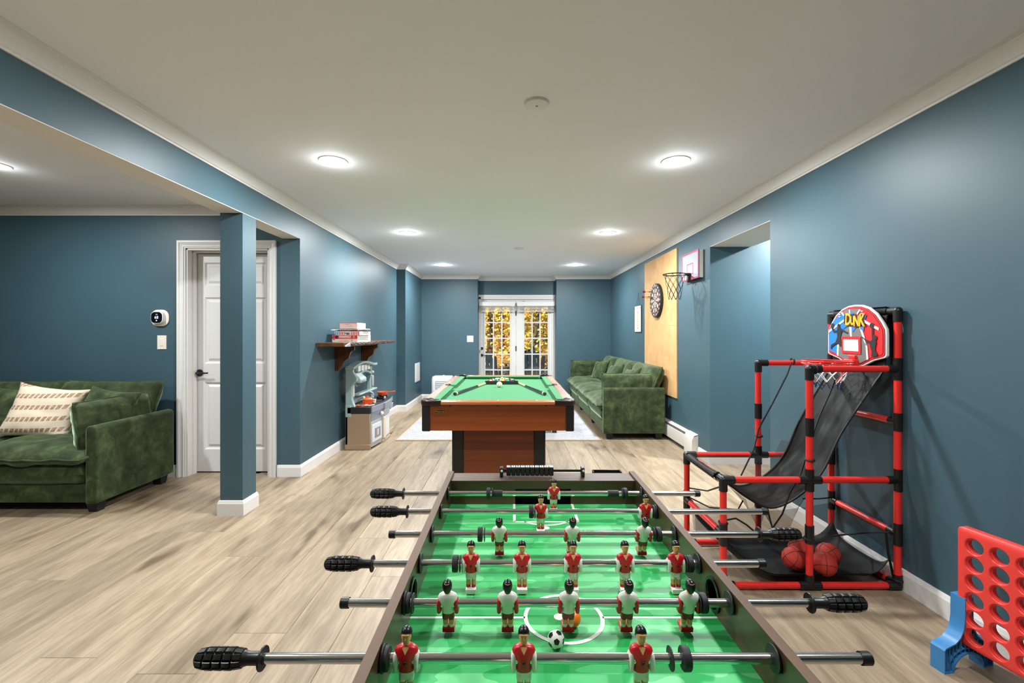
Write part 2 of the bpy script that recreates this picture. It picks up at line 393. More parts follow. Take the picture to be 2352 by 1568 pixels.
while True:
    x0 = -.972+PW*k
    if x0 > 4.3: break
    k += 1
    if x0 < -6.25: continue
    ph = None
    for kx, ky in known.items():
        if abs(kx-x0) < .05: ph = ky
    if ph is None: ph = random.uniform(0, PL)
    y = ph-PL*4
    while y < 9.3:
        a, b = max(y, -2.6), min(y+PL, 9.3)
        if x0 < -2.2 and a >= 4.2: break
        if x0 > 2.0:
            a = max(a, 3.4); b = min(b, 4.6)
        if x0 < -2.2: b = min(b, 4.4)
        y += PL
        if b-a < .08: continue
        o = bpy.data.objects.new('plank', plank_mesh(PW, b-a)); col.objects.link(o); o.parent = floor; o.location = (x0+PW/2, (a+b)/2, 0)
# --- ceiling and walls
struct(bx(-6.4, 4.5, -2.8, 9.5, CE, CE+.1).build('ceiling', 'ceiling_white'))
struct(bx(-2.075, XL, YD, YJ, 0, CE).build('wall_left', 'wall_blue'))
w = MB().box(-2.1, XJ, YJ, 9.5, 0, CE); struct(w.build('wall_left_far', 'wall_blue'))
w = MB(); w.box(-2.1, -.673, YB, 9.5, 0, CE).box(.87, 2.5, YB, 9.5, 0, CE).box(-.673, .87, YR, 9.5, 2.073, CE); struct(w.build('wall_back', 'wall_blue'))
def skew(y0, y1, z0, z1, xo=2.6):
    m_ = MB(); m_.prism([(XR(y0), y0), (xo, y0), (xo, y1), (XR(y1), y1)], z0, z1); return m_
w = skew(-2.7, YN0, 0, CE); a = skew(YN1, 9.5, 0, CE, 4.3); w.add(a.v, a.f); struct(w.build('wall_right', 'wall_blue'))
w = skew(YN0, YN1, HB+.002, CE, XN); struct(w.build('wall_right_header', 'wall_blue'))
struct(skew(YN0, YN1, HB-.002, HB+.002, XN).build('trim_niche_soffit', 'soffit_white'))
struct(bx(4.3, 4.45, 3.2, 4.7, 0, CE).build('wall_hall_end', 'wall_blue')); struct(bx(2.6, 4.3, YN0-.15, YN0, 0, CE).build('wall_hall_near', 'wall_blue'))
# beam and column between the two rooms
struct(bx(-2.075, XL, -2.7, YD, HB+.002, CE).build('wall_beam', 'wall_blue'))
struct(bx(-2.074, XL-.001, -2.7, YD, HB-.002, HB+.002).build('trim_beam_soffit', 'soffit_white'))
struct(bx(-2.075, XL, 3.25, 3.42, 0, HB-.002).build('wall_column', 'wall_blue'))
DX0, DX1 = -2.945, -2.195
w = MB(); w.box(-6.3, DX0, YD, YD+.16, 0, CE).box(DX1, -2.075, YD, YD+.16, 0, CE).box(DX0, DX1, YD, YD+.16, 2.06, CE)
struct(w.build('wall_door', 'wall_blue'))
struct(bx(DX0-.05, DX1+.05, YD+.2, YD+.24, -.01, 2.2).build('wall_door_backing', 'wall_blue'))
struct(bx(-6.4, -6.2, -2.7, YD, 0, CE).build('wall_far_left', 'wall_blue'))
struct(bx(-6.4, 2.6, -2.8, -2.6, 0, CE).build('wall_behind', 'wall_blue'))
# --- crown moulding and baseboards
def run(path, prof, name, closed=False, side=-1, m_='trim_white'):
    pts = [Vector((p[0], p[1])) for p in path]; n = len(pts); rings = []
    def nrm(a, b):
        d = (b-a).normalized(); return Vector((-d.y, d.x))*side
    for i, p in enumerate(pts):
        na = nrm(pts[i-1], p) if (i > 0 or closed) else None
        nb = nrm(p, pts[(i+1) % n]) if (i < n-1 or closed) else None
        if na is None: mt = nb
        elif nb is None: mt = na
        else: mt = (na+nb)/(1+na.dot(nb))
        rings.append([(p.x+mt.x*d, p.y+mt.y*d, z) for d, z in prof])
    mb = MB(); k_ = len(prof)
    vs = [q for r_ in rings for q in r_]; fs = []
    for i in range(n if closed else n-1):
        j = (i+1) % n; fs += [(i*k_+a, i*k_+(a+1) % k_, j*k_+(a+1) % k_, j*k_+a) for a in range(k_)]
    if not closed: fs += [tuple(range(k_))[::-1], tuple((n-1)*k_+a for a in range(k_))]
    mb.add(vs, fs); return struct(mb.build(name, m_, smooth=25))
crown = [(0, CE-.08), (.008, CE-.08), (.009, CE-.070), (.016, CE-.066), (.022, CE-.056), (.046, CE-.026), (.054, CE-.021), (.056, CE-.016), (.068, CE-.011), (.075, CE-.008), (.075, CE), (0, CE)]
base = [(0, 0), (.014, 0), (.014, .084), (.011, .090), (.010, .098), (.006, .106), (0, .106)]
YB0 = -2.6
run([(XL, YB0), (XL, YJ), (XJ, YJ), (XJ, YB), (-.673, YB), (-.673, YR), (.87, YR), (.87, YB), (1.93, YB), (XR(YB0), YB0)], crown, 'trim_1')
run([(-6.2, YB0), (-6.2, YD), (-2.075, YD), (-2.075, YB0)], crown, 'trim_2')
run([(-2.118, YD), (XL, YD), (XL, YJ), (XJ, YJ), (XJ, YB), (-.673, YB), (-.673, YR-.001)], base, 'baseboard_left')
run([(.87, YR-.001), (.87, YB), (1.80, YB)], base, 'baseboard_back')
run([(XR(4.8), 4.79), (XR(YN1), YN1), (4.3, YN1), (4.3, YN0), (XR(YN0), YN0), (XR(YB0), YB0)], base, 'baseboard_right')
run([(-2.075, 3.25), (XL, 3.25), (XL, 3.42), (-2.075, 3.42)], base, 'baseboard_column', closed=True)
run([(-6.2, YD), (-3.012, YD)], base, 'baseboard_door_wall')
# --- six panel door with casing
dc = MB()
def casing(x0, x1, zt, w_, y):
    prof = [(0, 0), (0, .010), (.012, .013), (.014, .018), (.022, .018), (.026, .014), (.046, .020), (.050, .025), (w_, .025), (w_, 0)]
    rings = []
    for (cx, cz, mx, mz) in ((x0, 0, -1, 0), (x0, zt, -1, 1), (x1, zt, 1, 1), (x1, 0, 1, 0)):
        rings.append([(cx+mx*d_, y-t_, cz+mz*d_) for d_, t_ in prof])
    dc.loft(rings)
casing(DX0, DX1, 2.06, .068, YD)
struct(dc.build('trim_door_casing', 'trim_white', smooth=20))
j = MB().box(DX0, DX0+.014, YD, YD+.17, 0, 2.06).box(DX1-.014, DX1, YD, YD+.17, 0, 2.06).box(DX0, DX1, YD, YD+.17, 2.046, 2.06)
j.box(DX0+.014, DX0+.026, YD+.06, YD+.105, 0, 2.046).box(DX1-.026, DX1-.014, YD+.06, YD+.105, 0, 2.046).box(DX0+.014, DX1-.014, YD+.06, YD+.105, 2.034, 2.046)
struct(j.build('trim_door_jamb', 'trim_white', bevel=.001))
d1 = bpy.data.objects.new('door_1', None); col.objects.link(d1); d1.location = (-2.57, YD+.12, 0); struct(d1)
xa, xb, ya, yb = DX0+.018, DX1-.018, YD+.115, YD+.15
rows = [(.217, .841), (1.013, 1.627), (1.733, 1.95)]; cols_ = [(-2.855, -2.63), (-2.515, -2.29)]
s = MB()
s.box(xa, cols_[0][0], ya, yb, .012, 2.03).box(cols_[0][1], cols_[1][0], ya, yb, .012, 2.03).box(cols_[1][1], xb, ya, yb, .012, 2.03)
zz = [.012]+[v for r_ in rows for v in r_]+[2.03]
for i in range(0, 8, 2):
    for c_ in cols_: s.box(c_[0], c_[1], ya, yb, zz[i], zz[i+1])
s.build('slab', 'door_white', d1)
for c_ in cols_:
    for r_ in rows:
        p = MB(); x0, x1, z0, z1 = c_[0], c_[1], r_[0], r_[1]; y0 = ya
        def rr(i_, yy): return [(x0+i_, yy, z0+i_), (x1-i_, yy, z0+i_), (x1-i_, yy, z1-i_), (x0+i_, yy, z1-i_)]
        p.loft([rr(0, y0), rr(.014, y0+.016), rr(.024, y0+.016), rr(.046, y0+.004), rr(.05, y0+.004)], False); p.build('panel', 'door_white', d1, smooth=0)
hp = P(459, 856, ya)
h = MB().lathe([(.0, -.045), (.012, -.045), (.012, -.012), (.03, -.012), (.033, -.006), (.033, 0)], (hp.x, ya, hp.z), 'y')
h.tube([(hp.x, ya-.042, hp.z), (hp.x+.03, ya-.05, hp.z), (hp.x+.07, ya-.05, hp.z+.001), (hp.x+.105, ya-.046, hp.z+.002)], [.011, .009, .008, .007])
h.build('handle', 'dark_bronze', d1)
# --- french doors in the recess
fr_ = MB(); fr_.box(-.673, -.63, YR, YR+.1, 0, 2.073).box(.86, .87, YR, YR+.1, 0, 2.073).box(.80, .86, YR+.012, YR+.1, 0, 2.073).box(-.673, .87, YR, YR+.1, 1.985, 2.073).box(-.673, .87, YR+.01, YR+.1, -.01, .03)
fr_.box(-.673, .87, YR-.012, YR, 2.03, 2.073)
struct(fr_.build('trim_french_frame', 'trim_white', bevel=.003))
def leaf(n, x0, x1, gx0, gx1):
    d = bpy.data.objects.new('door_%d' % n, None); col.objects.link(d); d.location = ((x0+x1)/2, YR+.05, .03); struct(d)
    y0, y1, gz0, gz1 = YR+.035, YR+.08, .234, 1.836
    f_ = MB().box(x0, gx0, y0, y1, .03, 1.985).box(gx1, x1, y0, y1, .03, 1.985).box(gx0, gx1, y0, y1, .03, gz0).box(gx0, gx1, y0, y1, gz1, 1.985)
    f_.build('leaf_frame', 'door_white', d, bevel=.002)
    b_ = MB(); e = .018
    b_.box(gx0-e, gx0+.006, y0-.01, y0, gz0-e, gz1+e).box(gx1-.006, gx1+e, y0-.01, y0, gz0-e, gz1+e).box(gx0, gx1, y0-.01, y0, gz0-e, gz0+.006).box(gx0, gx1, y0-.01, y0, gz1-.006, gz1+e)
    b_.build('glazing_bead', 'door_white', d, bevel=.003)
    cw, rh = (gx1-gx0)/3, (gz1-gz0)/5
    for i in (1, 2): bx(gx0+cw*i-.012, gx0+cw*i+.012, y0-.004, y0+.03, gz0, gz1).build('muntin', 'door_white', d, bevel=.003)
    for i in range(1, 5): bx(gx0, gx1, y0-.003, y0+.029, gz0+rh*i-.012, gz0+rh*i+.012).build('muntin', 'door_white', d, bevel=.003)
    for i in range(3):
        for k_ in range(5): bx(gx0+cw*i, gx0+cw*(i+1), y0+.012, y0+.016, gz0+rh*k_, gz0+rh*(k_+1)).build('pane', 'pane_glass', d)
    return d
dl = leaf(2, -.63, .078, -.5456, -.038); dr = leaf(3, .082, .80, .246, .730)
for z_ in (1.70, .99): bx(.07, .09, YR+.022, YR+.036, z_-.05, z_+.05).build('hinge', 'dark_bronze', dl, bevel=.003)
for py_, lev in ((800, 0), (815.5, 1)):
    p = P(1106.5, py_, YR+.035)
    h = MB().lathe([(0, -.02), (.022, -.02), (.03, -.012), (.03, 0)], p, 'y')
    if lev: h.tube([p+Vector((0, -.03, 0)), p+Vector((.03, -.04, 0)), p+Vector((.11, -.04, -.004))], [.01, .008, .006], 8)
    h.build('handle' if lev else 'deadbolt', 'dark_bronze', dl)
bx(-.655, -.645, YR-.004, YR+.03, .90, .96).build('strike_plate', 'dark_bronze', dl)
def blind(x0, x1, lab, dz):
    t = thing('window_blind', ((x0+x1)/2, YR-.02, 1.98), lab, 'blind', 'raised blinds on the french doors')
    bx(x0, x1, YR-.07, YR-.058, 1.845+dz, 1.93+dz).build('valance', 'trim_white', t, bevel=.003)
    bx(x0+.01, x1-.01, YR-.056, YR-.012, 1.88+dz, 1.925+dz).build('headrail', 'white_plastic', t)
    for i in range(7):
        z_ = 1.865+dz-.016*i; bx(x0+.02, x1-.02, YR-.055, YR-.005, z_, z_+.005).build('slat', 'trim_white', t)
    bx(x0+.02, x1-.02, YR-.058, YR-.004, 1.735+dz, 1.752+dz).build('bottom_rail', 'trim_white', t, bevel=.003)
    bx(x0+.1, x0+.16, YR-.05, YR-.01, 1.93+dz, 1.95+dz).build('mount_bracket', 'grey_plastic', t)
blind(-.66, .06, 'white slat blind raised above the french door leaf with the handle', 0.)
blind(.10, .862, 'white slat blind raised above the french door leaf without a handle', 0.)
# --- recessed lamps
def lamp(x, y, lab, w_=1.0):
    t = thing('recessed_lamp', (x, y, CE), lab, 'lamp', 'recessed ceiling lamps')
    MB().lathe([(.068, -.002), (.072, -.006), (.09, -.005), (.093, 0)], (x, y, CE), 'z', 32).build('trim_ring', 'lamp_trim', t)
    MB().lathe([(0, -.003), (.069, -.003), (.069, -.001), (0, -.001)], (x, y, CE), 'z', 32).build('lens', 'lamp_lens', t)
    ld = bpy.data.lights.new('lamp_light', 'AREA'); ld.shape = 'DISK'; ld.size = .13; ld.energy = LAMP_W*w_; ld.color = LAMP_COL
    lo = bpy.data.objects.new('lamp_light', ld); col.objects.link(lo); lo.parent = t; lo.location = (0, 0, -.012)
    pd = bpy.data.lights.new('lamp_glow', 'POINT'); pd.shadow_soft_size = .04; pd.energy = LAMP_W*w_*.035; pd.color = LAMP_COL
    po = bpy.data.objects.new('lamp_glow', pd); col.objects.link(po); po.parent = t; po.location = (0, 0, -.055)
LX, RX = -1.185, 1.085
lamp(LX, 3.03, 'lit recessed ceiling lamp above the blue column side, largest one in view')
lamp(RX, 3.03, 'lit recessed ceiling lamp above the arcade hoop side, largest one on that side')
lamp(LX, 5.18, 'lit recessed ceiling lamp in the middle of the row over the wall shelf', 1.2)
lamp(RX, 5.18, 'lit recessed ceiling lamp in the middle of the row near the wall hoop', 1.2)
lamp(LX+.03, 7.63, 'small far lit recessed lamp on the toy kitchen side before the back wall', 1.2)
lamp(RX-.03, 7.63, 'small far lit recessed lamp on the sofa side before the back wall', 1.2)
lamp(LX, .85, 'added weak fill lamp beside the foosball table, out of view overhead, column side', .55)  # unseen lamp pair, added weak to brighten the foosball players
lamp(RX, .85, 'added weak fill lamp beside the foosball table, out of view overhead, arcade side', .55)  # second lamp of the added fill pair
lamp(-3.52, 3.1, 'lit recessed lamp in the side room ceiling at the picture edge', .75)
lamp(-3.52, .9, 'added fill lamp in the side room ceiling, out of view', .6)  # no known lamp here; added so the sofa front gets light
lamp(3.0, 3.95, 'recessed lamp in the side hall behind the wall opening, out of view', 2.0)
def disc(x, y, r, lab):
    t = thing('ceiling_disc', (x, y, CE), lab, 'detector')
    MB().lathe([(r, 0), (r, -.004), (r*.93, -.012), (r*.3, -.016), (0, -.016)], (x, y, CE), 'z', 32).build('cover', 'white_plastic', t)
    MB().lathe([(0, -.019), (.006, -.019), (.006, -.015)], (x, y, CE), 'z', 10).build('pin', 'grey_plastic', t)
disc(.123, 2.27, .063, 'flat round white ceiling cover between the two nearest lamps')
disc(.093, 6.13, .063, 'small far round white ceiling cover in front of the french doors')
# --- wall fittings
def plate(name, c, w_, h_, lab, rockers, m_='white_plastic', t_=.006):
    t = thing(name, c, lab, 'switch'); x, y, z = c
    bx(x-w_/2, x+w_/2, y-t_, y, z-h_/2, z+h_/2).build('cover_plate', m_, t, bevel=.002)
    for i in range(rockers):
        cx = x+(i-(rockers-1)/2)*.046
        bx(cx-.016, cx+.016, y-t_-.003, y-t_+.001, z-.033, z+.033).build('rocker', m_, t, bevel=.002)
c = P(372.5, 786, YD); plate('light_switch', c, .082, .125, 'ivory single light switch plate below the thermostat', 1, 'ivory_plastic')
c = P(1080, 778, YB); plate('light_switch', c, .125, .125, 'white double light switch plate beside the french doors', 2)
c = P(369, 730, YD); t = thing('thermostat', c, 'white rounded thermostat with black screen reading 68', 'thermostat')
def rrect(w_, h_, r_, cx=0, cz=0, n_=8):
    o = []
    for (sx_, sz_, a0) in ((1, 1, 0), (-1, 1, 90), (-1, -1, 180), (1, -1, 270)):
        for i in range(n_+1):
            a = math.radians(a0+90*i/n_); o.append((cx+sx_*(w_/2-r_)+r_*math.cos(a), cz+sz_*(h_/2-r_)+r_*math.sin(a)))
    return o
MB().prism(rrect(.16, .148, .06, c.x, c.z), c.y-.012, c.y, 'y').build('back_plate', 'ivory_plastic', t, bevel=.004)
b_ = MB(); b_.loft([[(x, yy, z) for x, z in rrect(w_, h_, r_, c.x-.006, c.z+.003)] for w_, h_, r_, yy in ((.118, .118, .042, c.y-.012), (.112, .112, .04, c.y-.036), (.104, .104, .036, c.y-.04))])
b_.build('body', 'white_plastic', t)
MB().prism(rrect(.098, .098, .034, c.x-.006, c.z+.003), c.y-.0415, c.y-.04, 'y').build('screen', 'black_gloss', t)
text('readout', '68', .036, (c.x-.006, c.y-.0420, c.z+.003), 'front', 'screen_glow', t)
text('readout', '1 00', .011, (c.x-.006, c.y-.0420, c.z+.030), 'front', 'screen_glow', t)
b_ = MB().lathe([(0, -.0005), (.006, -.0005), (.006, 0)], (c.x-.006, c.y-.0416, c.z-.024), 'y', 12); b_.build('status_icon', 'screen_glow', t)
# blank return grille on the far left wall, heater on the right wall
y0, y1 = 8.33, 8.73; t = thing('wall_vent_cover', (XJ, 8.53, .4), 'flat white cover panel low on the far blue wall', 'panel')
bx(XJ, XJ+.012, y0, y1, .40, .745).build('cover', 'white_plastic', t, bevel=.003)
bx(XJ+.012, XJ+.014, y0+.02, y1-.02, .42, .725).build('face', 'trim_white', t, bevel=.001)
h = thing('baseboard_heater', (1.92, 6.8, .02), 'long white baseboard heater along the wall behind the green sofa', 'heater')
def hp_(y, d, z): return (XR(y)-d, y, z)
def hbar(prof, name, y0, y1, m_):
    MB().loft([[hp_(y0, d, z) for d, z in prof], [hp_(y1, d, z) for d, z in prof]]).build(name, m_, h, bevel=.002)
hbar([(.0, .02), (.004, .02), (.004, .225), (0, .225)], 'back_plate', 4.8, 8.93, 'heater_white')
hbar([(.004, .225), (.045, .212), (.047, .205), (.045, .203), (.004, .215)], 'top_hood', 4.8, 8.93, 'heater_white')
hbar([(.060, .045), (.064, .045), (.064, .165), (.055, .185), (.052, .183), (.060, .163)], 'front_cover', 5.02, 8.93, 'heater_white')
hbar([(.012, .182), (.05, .192), (.05, .194), (.012, .184)], 'damper', 5.02, 8.93, 'grey_plastic')
hbar([(.01, .06), (.05, .06), (.05, .12), (.01, .12)], 'fin_element', 5.05, 8.9, 'black_matte')
hbar([(.0, .005), (.068, .005), (.068, .17), (.056, .195), (.045, .218), (0, .23)], 'end_cap', 4.80, 5.02, 'heater_white')
# --- outside: deck, chairs, autumn trees
struct(bx(-6, 6, 9.5, 14.0, -.2, -.12).build('ground_deck', 'wood_plank_deck'))
gr = MB(); gr.grid(lambda u, v: (-22+44*u, 14+46*v, -.6+.3*math.sin(u*9)*math.sin(v*7)+ (v*46)**1.25*.085), 24, 24); struct(gr.build('ground', 'leaf_litter'))
def adirondack(loc, rz, lab):
    t = thing('adirondack_chair', (0, 0, 0), lab, 'chair', 'slate coloured deck chairs outside')
    for s_ in (-1, 1):
        bx(s_*.30-.02, s_*.30+.02, -.36, -.28, 0, .55).build('leg', 'chair_slate', t, bevel=.004)
        bx(s_*.30-.02, s_*.30+.02, .22, .32, 0, .55).build('leg', 'chair_slate', t, bevel=.004)
        bx(s_*.36-.07, s_*.36+.07, -.42, .36, .55, .575).build('armrest', 'chair_slate', t, bevel=.006)
    for i in range(5):
        y_ = -.34+.11*i; MB().prism([(y_, .38-.02*i), (y_+.1, .36-.02*i), (y_+.1, .385-.02*i), (y_, .405-.02*i)], -.27, .27, 'x').build('seat_slat', 'chair_slate', t, bevel=.003)
    for i in range(5):
        x_ = (i-2)*.095; hh = .98-.03*(i-2)**2; k_ = 1.25
        MB().add([(x_-.04, .18, .3), (x_+.04, .18, .3), (x_*k_+.045, .42, hh), (x_*k_-.045, .42, hh), (x_-.04, .205, .3), (x_+.04, .205, .3), (x_*k_+.045, .445, hh), (x_*k_-.045, .445, hh)],
                 [(0, 1, 2, 3), (7, 6, 5, 4), (0, 4, 5, 1), (1, 5, 6, 2), (2, 6, 7, 3), (3, 7, 4, 0)]).build('back_slat', 'chair_slate', t, bevel=.004)
    bx(-.24, .24, .27, .30, .5, .57).build('back_rail', 'chair_slate', t)
    t.location = loc; t.rotation_euler.z = rz
adirondack((-.50, 11.6, -.12), 2.8, 'slate deck chair outside behind the door leaf with the handle')
adirondack((.62, 11.9, -.12), -3.3, 'slate deck chair outside behind the middle of the other door leaf')
adirondack((.25, 13.0, -.12), -2.6, 'slate deck chair standing furthest out on the deck')
t = thing('deck_table', (1.25, 12.6, -.12), 'round slate side table on the deck outside the french doors', 'table')
MB().lathe([(0, .52), (.3, .52), (.3, .545), (0, .545)], (1.25, 12.6, -.12), 'z', 24).build('top', 'chair_slate', t)
MB().lathe([(.04, .0), (.04, .52)], (1.25, 12.6, -.12), 'z', 12).build('stem', 'chair_slate', t)
MB().lathe([(0, 0), (.2, 0), (.2, .03), (0, .03)], (1.25, 12.6, -.12), 'z', 20).build('foot', 'chair_slate', t)
rr_ = random.Random(3)
def tree(px, y, r_, lean, ml, mt, lab, nl=4200, spread=2.4, cz=3.2, hz=3.6):
    p = P(px, 766, y); zb = -.4+max(0, (y-14))**1.25*.085
    t = thing('autumn_tree', (p.x, y, zb), lab, 'tree', 'autumn trees beyond the deck')
    MB().tube([(p.x, y, zb-.3), (p.x+lean*.3, y, zb+2), (p.x+lean*.7, y+.1, zb+4.5), (p.x+lean, y, zb+8)], [r_*1.2, r_, r_*.85, r_*.5], 9).build('trunk', mt, t)
    f_ = MB(); vs = []; fs = []
    for i in range(nl):
        c_ = Vector((p.x+lean*.5+rr_.gauss(0, spread*.5), y+max(-1., min(1., rr_.gauss(0, .5))), max(zb+.1, zb+cz+rr_.gauss(0, hz*.5))))
        s_ = rr_.uniform(.035, .085); a = Vector((rr_.uniform(-1, 1), rr_.uniform(-1, 1), rr_.uniform(-1, 1))).normalized(); b = a.orthogonal().normalized(); k_ = len(vs)
        vs += [tuple(c_-a*s_), tuple(c_+b*s_*.6), tuple(c_+a*s_), tuple(c_-b*s_*.6)]; fs.append((k_, k_+1, k_+2, k_+3))
    f_.add(vs, fs); o = f_.build('leaves', ml, t, smooth=0); o['kind'] = 'stuff'
for a in ((1126, 17.7, .13, .1, 'leaf_gold', 'trunk_brown', 'golden autumn tree with dark trunk behind the door leaf with the handle'),
          (1152, 22.1, .16, -.2, 'leaf_gold', 'trunk_grey', 'golden autumn tree with grey trunk seen beside the handle leaf muntins'),
          (1212, 15.5, .07, 1.1, 'leaf_olive', 'trunk_grey', 'thin leaning autumn tree behind the leaf without a handle'),
          (1232, 19.9, .15, .1, 'leaf_gold', 'trunk_grey', 'straight grey trunked golden tree behind the leaf without a handle'),
          (1252, 24.3, .1, -.1, 'leaf_olive', 'trunk_grey', 'olive and gold tree nearest the frame of the leaf without a handle'),
          (1100, 26.5, .16, .2, 'leaf_olive', 'trunk_brown', 'olive autumn tree furthest to the handle side'),
          (1180, 28.7, .2, .0, 'leaf_gold', 'trunk_brown', 'golden tree farthest back behind the door meeting stiles'),
          (1275, 31, .17, .0, 'leaf_gold', 'trunk_brown', 'golden tree farthest back on the sofa side')):
    tree(*a)
# ================================================================== foosball table
RODZ, RIM, END, FLD = .775, .798, .791, .711
FX0, FX1, FY0, FY1 = -.2255, .4365, .31, 1.637
ft = thing('foosball_table', ((FX0+FX1)/2, (FY0+FY1)/2, 0), 'dark walnut foosball table with green field in the foreground', 'game table')
RY = [1.473-.1495*k for k in range(8)]
TH = .018
# side panels: veneered faces with a paler top edge, drilled for the ball holes by dark cups
for x0, x1 in ((FX0, FX0+TH), (FX1-TH, FX1)):
    sp = bx(x0, x1, FY0, FY1, .52, RIM-.0012).build('side_panel', 'walnut', ft)
    bx(x0, x1, FY0, FY1, RIM-.0012, RIM).build('edge_band', 'walnut_edge', sp)
IX0, IX1 = FX0+TH, FX1-TH
YI1, YI0 = 1.552, .395          # inner faces of the two ends
GX = (.1055-.095, .1055+.095)   # goal mouth
for sgn, yi, yo in ((1, YI1, FY1), (-1, YI0, FY0)):
    ya_, yb_ = min(yi, yi+sgn*.018), max(yi, yi+sgn*.018)
    ep = bx(IX0, GX[0], ya_, yb_, FLD-.03, END-.0012).build('end_panel', 'walnut_end', ft)
    e2 = MB().box(GX[1], IX1, ya_, yb_, FLD-.03, END-.0012).box(GX[0], GX[1], ya_, yb_, FLD+.052, END-.0012); e2.build('end_panel', 'walnut_end', ft)
    oy = yo-sgn*.016; bx(IX0, IX1, min(oy, yo), max(oy, yo), .52, END-.0012).build('outer_end_panel', 'walnut_end', ft)
    bx(IX0, IX1, min(yi, yo), max(yi, yo), END-.0012, END).build('end_cap_board', 'walnut_edge_end', ft)
    gb = MB().box(GX[0]-.004, GX[0], min(yi+sgn*.018, oy), max(yi+sgn*.018, oy), FLD-.03, FLD+.056).box(GX[1], GX[1]+.004, min(yi+sgn*.018, oy), max(yi+sgn*.018, oy), FLD-.03, FLD+.056)
    gb.box(GX[0], GX[1], min(yi+sgn*.05, yi+sgn*.054), max(yi+sgn*.05, yi+sgn*.054), FLD-.03, FLD+.056); gb.build('goal_box', 'black_matte', ft)
fld = bx(IX0, IX1, YI0, YI1, FLD-.012, FLD).build('playing_field', 'pitch', ft)
bx(IX0, IX1, FY0+.02, FY1-.02, .52, .53).build('bottom_board', 'walnut', ft)
for lx in (FX0+.005, FX1-.085):
    for ly in (FY0+.03, FY1-.11): bx(lx, lx+.08, ly, ly+.08, 0, .52).build('leg', 'walnut', ft, bevel=.004)
# field markings: thin inlays
def inlay(m_): m_.build('field_line', 'line_white', fld, smooth=0)
ZL = FLD+.0006
def strip(x0, x1, y0, y1): inlay(bx(x0, x1, y0, y1, FLD-.001, ZL))
def dot(x_, y_): inlay(MB().prism([(x_+.011*math.cos(2*math.pi*i/24), y_+.011*math.sin(2*math.pi*i/24)) for i in range(24)], FLD-.001, ZL))
XM = .1055
YM = .579*F/(1418-V0)
def ringarc(cx, cy, r0, r1, a0, a1, n_=48):
    m_ = MB(); vs = []; 
    for i in range(n_+1):
        a = a0+(a1-a0)*i/n_
        for r_ in (r0, r1): vs.append((cx+r_*math.cos(a), cy+r_*math.sin(a), ZL))
    m_.add(vs, [(2*i, 2*i+1, 2*i+3, 2*i+2) for i in range(n_)]); return m_
rc_ = .079; inlay(ringarc(XM, YM, rc_-.005, rc_+.003, 0, 2*math.pi))
strip(IX0, XM-rc_, YM-.003, YM+.003); strip(XM+rc_, IX1, YM-.003, YM+.003)
dot(XM-.009, YM+.002)
for sgn, yi in ((-1, YI1), (1, YI0)):
    hw, dp = .098, .145
    for s_ in (-1, 1): strip(XM+s_*hw-.004, XM+s_*hw+.004, min(yi, yi+sgn*dp), max(yi, yi+sgn*dp))
    strip(XM-hw, XM+hw, yi+sgn*dp-.0045, yi+sgn*dp+.0045)
    m_ = MB(); vs = []
    for i in range(25):
        u = -1+i/12; x_ = XM+u*.067; y_ = yi+sgn*(dp+.026*(1-u*u)); vs += [(x_, y_-.004, ZL), (x_, y_+.004, ZL)]
    m_.add(vs, [(2*i, 2*i+1, 2*i+3, 2*i+2) for i in range(24)]); inlay(m_)
    dot(XM-.005, yi+sgn*.19)
